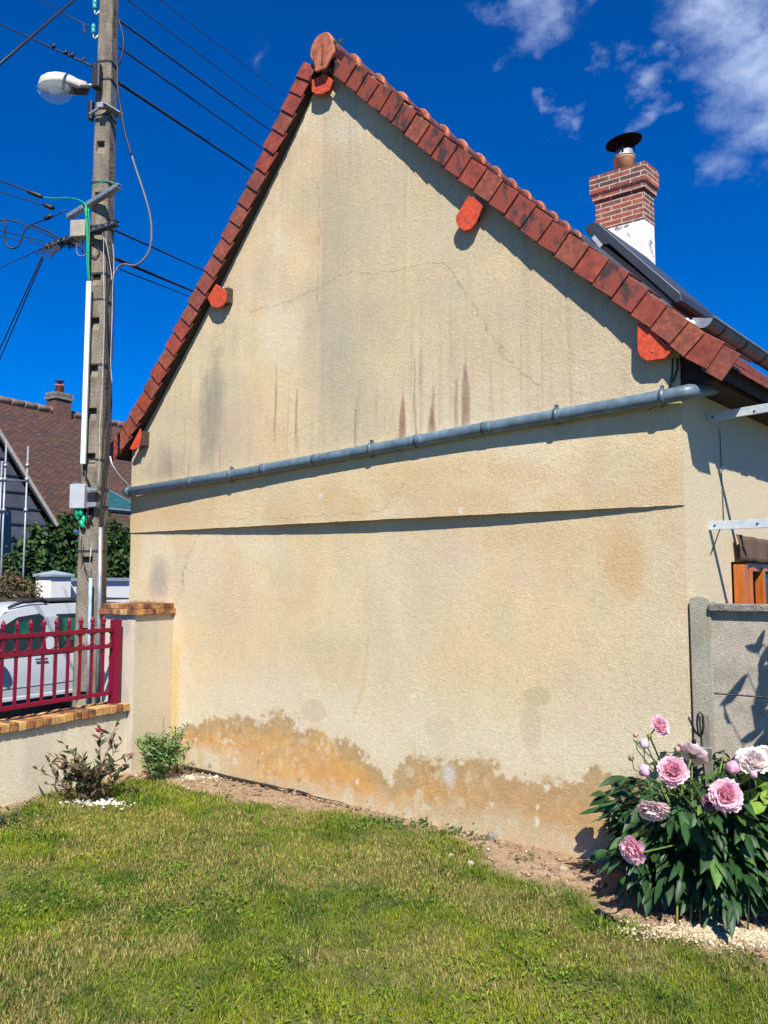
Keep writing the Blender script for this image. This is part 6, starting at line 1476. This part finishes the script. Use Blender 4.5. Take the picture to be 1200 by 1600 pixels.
# neighbour house
NB = thing('house', V(at(90, 905, 26).x, at(90, 905, 26).y, ST), 'neighbour house across the street with steep old brown tiled roof and brick chimney', 'house')
R0 = at(0, 627, 22); dR = 5.0
zr = R0.z
eq = plane_hit(190, 830, R0 + B * dR, B); ze_ = eq.z
def nr(t, w_, z): return V(R0.x, R0.y, 0) + A * t + B * w_ + Z * z
m_ot = m_oldtile
def roofsheet(t0_, t1_, w0, z0_, w1, z1_, th=.12):
    mb = MB(); ns = (V(0, 0, 1) * (w1 - w0) - B * (z1_ - z0_)).normalized()
    vs = [nr(t0_, w0, z0_), nr(t1_, w0, z0_), nr(t1_, w1, z1_), nr(t0_, w1, z1_)]; vs += [v - Z * th for v in vs]
    mb.add(vs, [(0, 1, 2, 3), (7, 6, 5, 4), (0, 4, 5, 1), (1, 5, 6, 2), (2, 6, 7, 3), (3, 7, 4, 0)])
    o = mb.build('roof', m_ot, NB); me = o.data; uvl = me.uv_layers.new(name='UVMap'); sl = (B * (w1 - w0) + Z * (z1_ - z0_)).normalized()
    for p in me.polygons:
        for li in p.loop_indices: c = me.vertices[me.loops[li].vertex_index].co; uvl.data[li].uv = (c.dot(A) , c.dot(sl))
    return o
rf = roofsheet(-9, 16, 0, zr, dR, ze_); roofsheet(-9, 16, 0, zr, -dR, ze_)
for k in range(50):
    mb = MB(); a = nr(-6 + k * .42, 0, zr + .03); mb.tube([a, a + A * .03, a + A * .42], [.14, .13, .115], 10); mb.build('ridge_tile', M('old_ridge_tile', (.26, .17, .12), var=.3, scale=5) if k == 0 else bpy.data.materials['old_ridge_tile'], rf)
mb = MB(); 
for s_ in (-1, 1): mb.box(nr(3.5, s_ * (dR - .5), (ze_ + ST) / 2 + .1), A * 12, B * .1, Z * ((ze_ - ST) / 2 - .05))
mb.build('wall', m_side, NB)
mb = MB(); mb.add([nr(15.5, -dR + .5, ST), nr(15.5, dR - .5, ST), nr(15.5, dR - .5, ze_ + .2), nr(15.5, 0, zr - .2), nr(15.5, -dR + .5, ze_ + .2)], [(0, 1, 2, 3, 4)]); mb.build('wall', m_side, NB, fixn=False)
mb = MB(); mb.box(nr(3.5, dR + .06, ze_ - .06), A * 12.5, B * .05, Z * .06); mb.build('eave_gutter', m_steel_dark, NB)
# its chimney
cq = plane_hit(95, 645, R0 + B * .1, B); tch = (cq - R0).dot(A); zct = plane_hit(95, 618, R0, B).z; half_w = .42
mb = MB(); mb.box(nr(tch, 0, (zr + zct) / 2 - .35), A * .27, B * .24, Z * ((zct - zr) / 2 + .15)); nc = mb.build('chimney', m_nbrick, rf)
uvf = lambda o: uv_face(o, A, Z)
def uvb(o):
    me = o.data; uvl = me.uv_layers.new(name='UVMap')
    for p in me.polygons:
        ax = A if abs(p.normal.dot(B)) > .6 else B
        for li in p.loop_indices: c = me.vertices[me.loops[li].vertex_index].co; uvl.data[li].uv = (c.dot(ax), c.z)
uvb(nc)
mb = MB(); mb.box(nr(tch, 0, zct - .12), A * .31, B * .28, Z * .05); mb.box(nr(tch, 0, zct - .0), A * .29, B * .26, Z * .045); mb.build('chimney_crown', m_conc3, nc)
mb = MB(); mb.lathe(nr(tch, 0, zct + .04), Z, [(.15, 0), (.12, .22), (.14, .23), (.14, .27)], 14); mb.build('chimney_pot', M('terracotta', (.42, .13, .07), var=.15), nc)
mb = MB(); mb.lathe(nr(tch, 0, zct + .34), Z, [(.06, -.05), (.06, .06), (.15, .08), (.14, .10)], 10); mb.build('cowl', m_steel_dark, nc)
# roof window
k0 = [(173, 764), (198, 794), (173, 791)]
sn = (V(0, 0, 1) * dR - B * (ze_ - zr)).normalized()
rwp = plane_hit(184, 785, R0, sn); dn = (B * dR + Z * (ze_ - zr)).normalized()
mb = MB(); mb.prism([rwp + A * a + dn * b + sn * .02 for a, b in ((-1.1, -.62), (-.15, -.62), (.75, .55), (-1.1, .55))], sn * .08); nw = mb.build('roof_light', m_tealframe, NB)
mb = MB(); mb.prism([rwp + A * a + dn * b + sn * .105 for a, b in ((-1.0, -.52), (-.2, -.52), (.58, .45), (-1.0, .45))], sn * .004); mb.build('pane', M('teal_glass', (.03, .10, .10), rough=.1, var=.3), nw)
# slate clad cross gable
fq0 = plane_hit(80, 815, R0 + B * (dR + .4), B); fq1 = plane_hit(0, 686, R0 + B * (dR + .4), B)
ta, za = (fq0 - R0).dot(A), fq0.z; tb_, zb3 = (fq1 - R0).dot(A), fq1.z; slp = (zb3 - za) / (tb_ - ta)
tap = tb_ - 1.0; zap = zb3 - slp * -1.0 * -1 if False else zb3 + (tap - tb_) * slp; tl2 = tap - (ta - tap)
GO = dR + .4
mb = MB(); mb.prism([nr(ta - .12, GO, za - .05), nr(tap, GO, zap - .1), nr(tl2 + .12, GO, za - .05), nr(tl2 + .12, GO, ST), nr(ta - .12, GO, ST)], -B * .3); mb.build('clad_gable', m_slate, NB)
for z in np.arange(ST + .3, zap, .34):
    hw = (zap - z) / abs(slp) if z > za else (ta - tap); mb = MB(); mb.box(nr(tap, GO + .012, z), A * max(hw - .1, .05), B * .012, Z * .012); mb.build('board_joint', m_steel_dark, NB)
mb = MB(); mb.prism([nr(tap - .1, GO + .006, ze_ + .25), nr(ta - 1.0, GO + .006, ze_ + .25), nr(ta - .95, GO + .006, ze_ - 1.3), nr(tap - 1.5, GO + .006, ze_ - 1.3)], B * .02); mb.build('large_window', M('night_blue_glass', (.008, .012, .035), rough=.15, var=.2), NB)
for sg in (1, -1):
    e0 = nr(ta, GO + .1, za) if sg > 0 else nr(tl2, GO + .1, za); e1 = nr(tap, GO + .1, zap); mb = MB(); mb.bar(e0 + (e0 - e1) * .03, e1, .08, .08); mb.build('bargeboard', m_fascia, NB)
    mb = MB(); vs = [e0 + Z * .1, e1 + Z * .1, e1 + Z * .1 - B * 5.2, e0 + Z * .1 - B * (.8)]; mb.add(vs + [v - Z * .08 for v in vs], [(0, 1, 2, 3), (4, 5, 6, 7), (0, 1, 5, 4)]); o = mb.build('roof', m_ot, NB); uvb(o)
# scaffold
SO = GO + 1.2
sf = thing('scaffold', V(*nr(tb_ + .4, SO, 0).xy, ST), 'light steel tube scaffold standing against the dark clad gable of the neighbour house', 'scaffold')
m_scaf = M('scaffold_steel', (.30, .33, .35), rough=.45, var=.15, metal=.4)
def sx(x, y): return plane_hit(x, y, R0 + B * SO, B)
for (x, yt) in [(10, 690), (3, 722), (44, 697), (-30, 700)]:
    p = sx(x, yt); mb = MB(); mb.tube([V(p.x, p.y, ST), p], .019, 8); so_ = mb.build('upright', m_scaf, sf)
    for yy in (752, 800, 730):
        if yy > yt + 10: q_ = sx(x, yy); mb = MB(); mb.lathe(V(p.x, p.y, q_.z), Z, [(.035, 0), (.045, .03), (.035, .07)], 8); mb.build('coupler', m_galv, so_)
for (a, b) in [((-40, 748), (44, 752)), ((-40, 800), (12, 803)), ((2, 722), (10, 724)), ((-30, 690), (44, 850))]:
    if b[1] == 850: continue
    mb = MB(); mb.tube([sx(*a), sx(*b)], .02, 8); mb.build('ledger', m_scaf, sf)
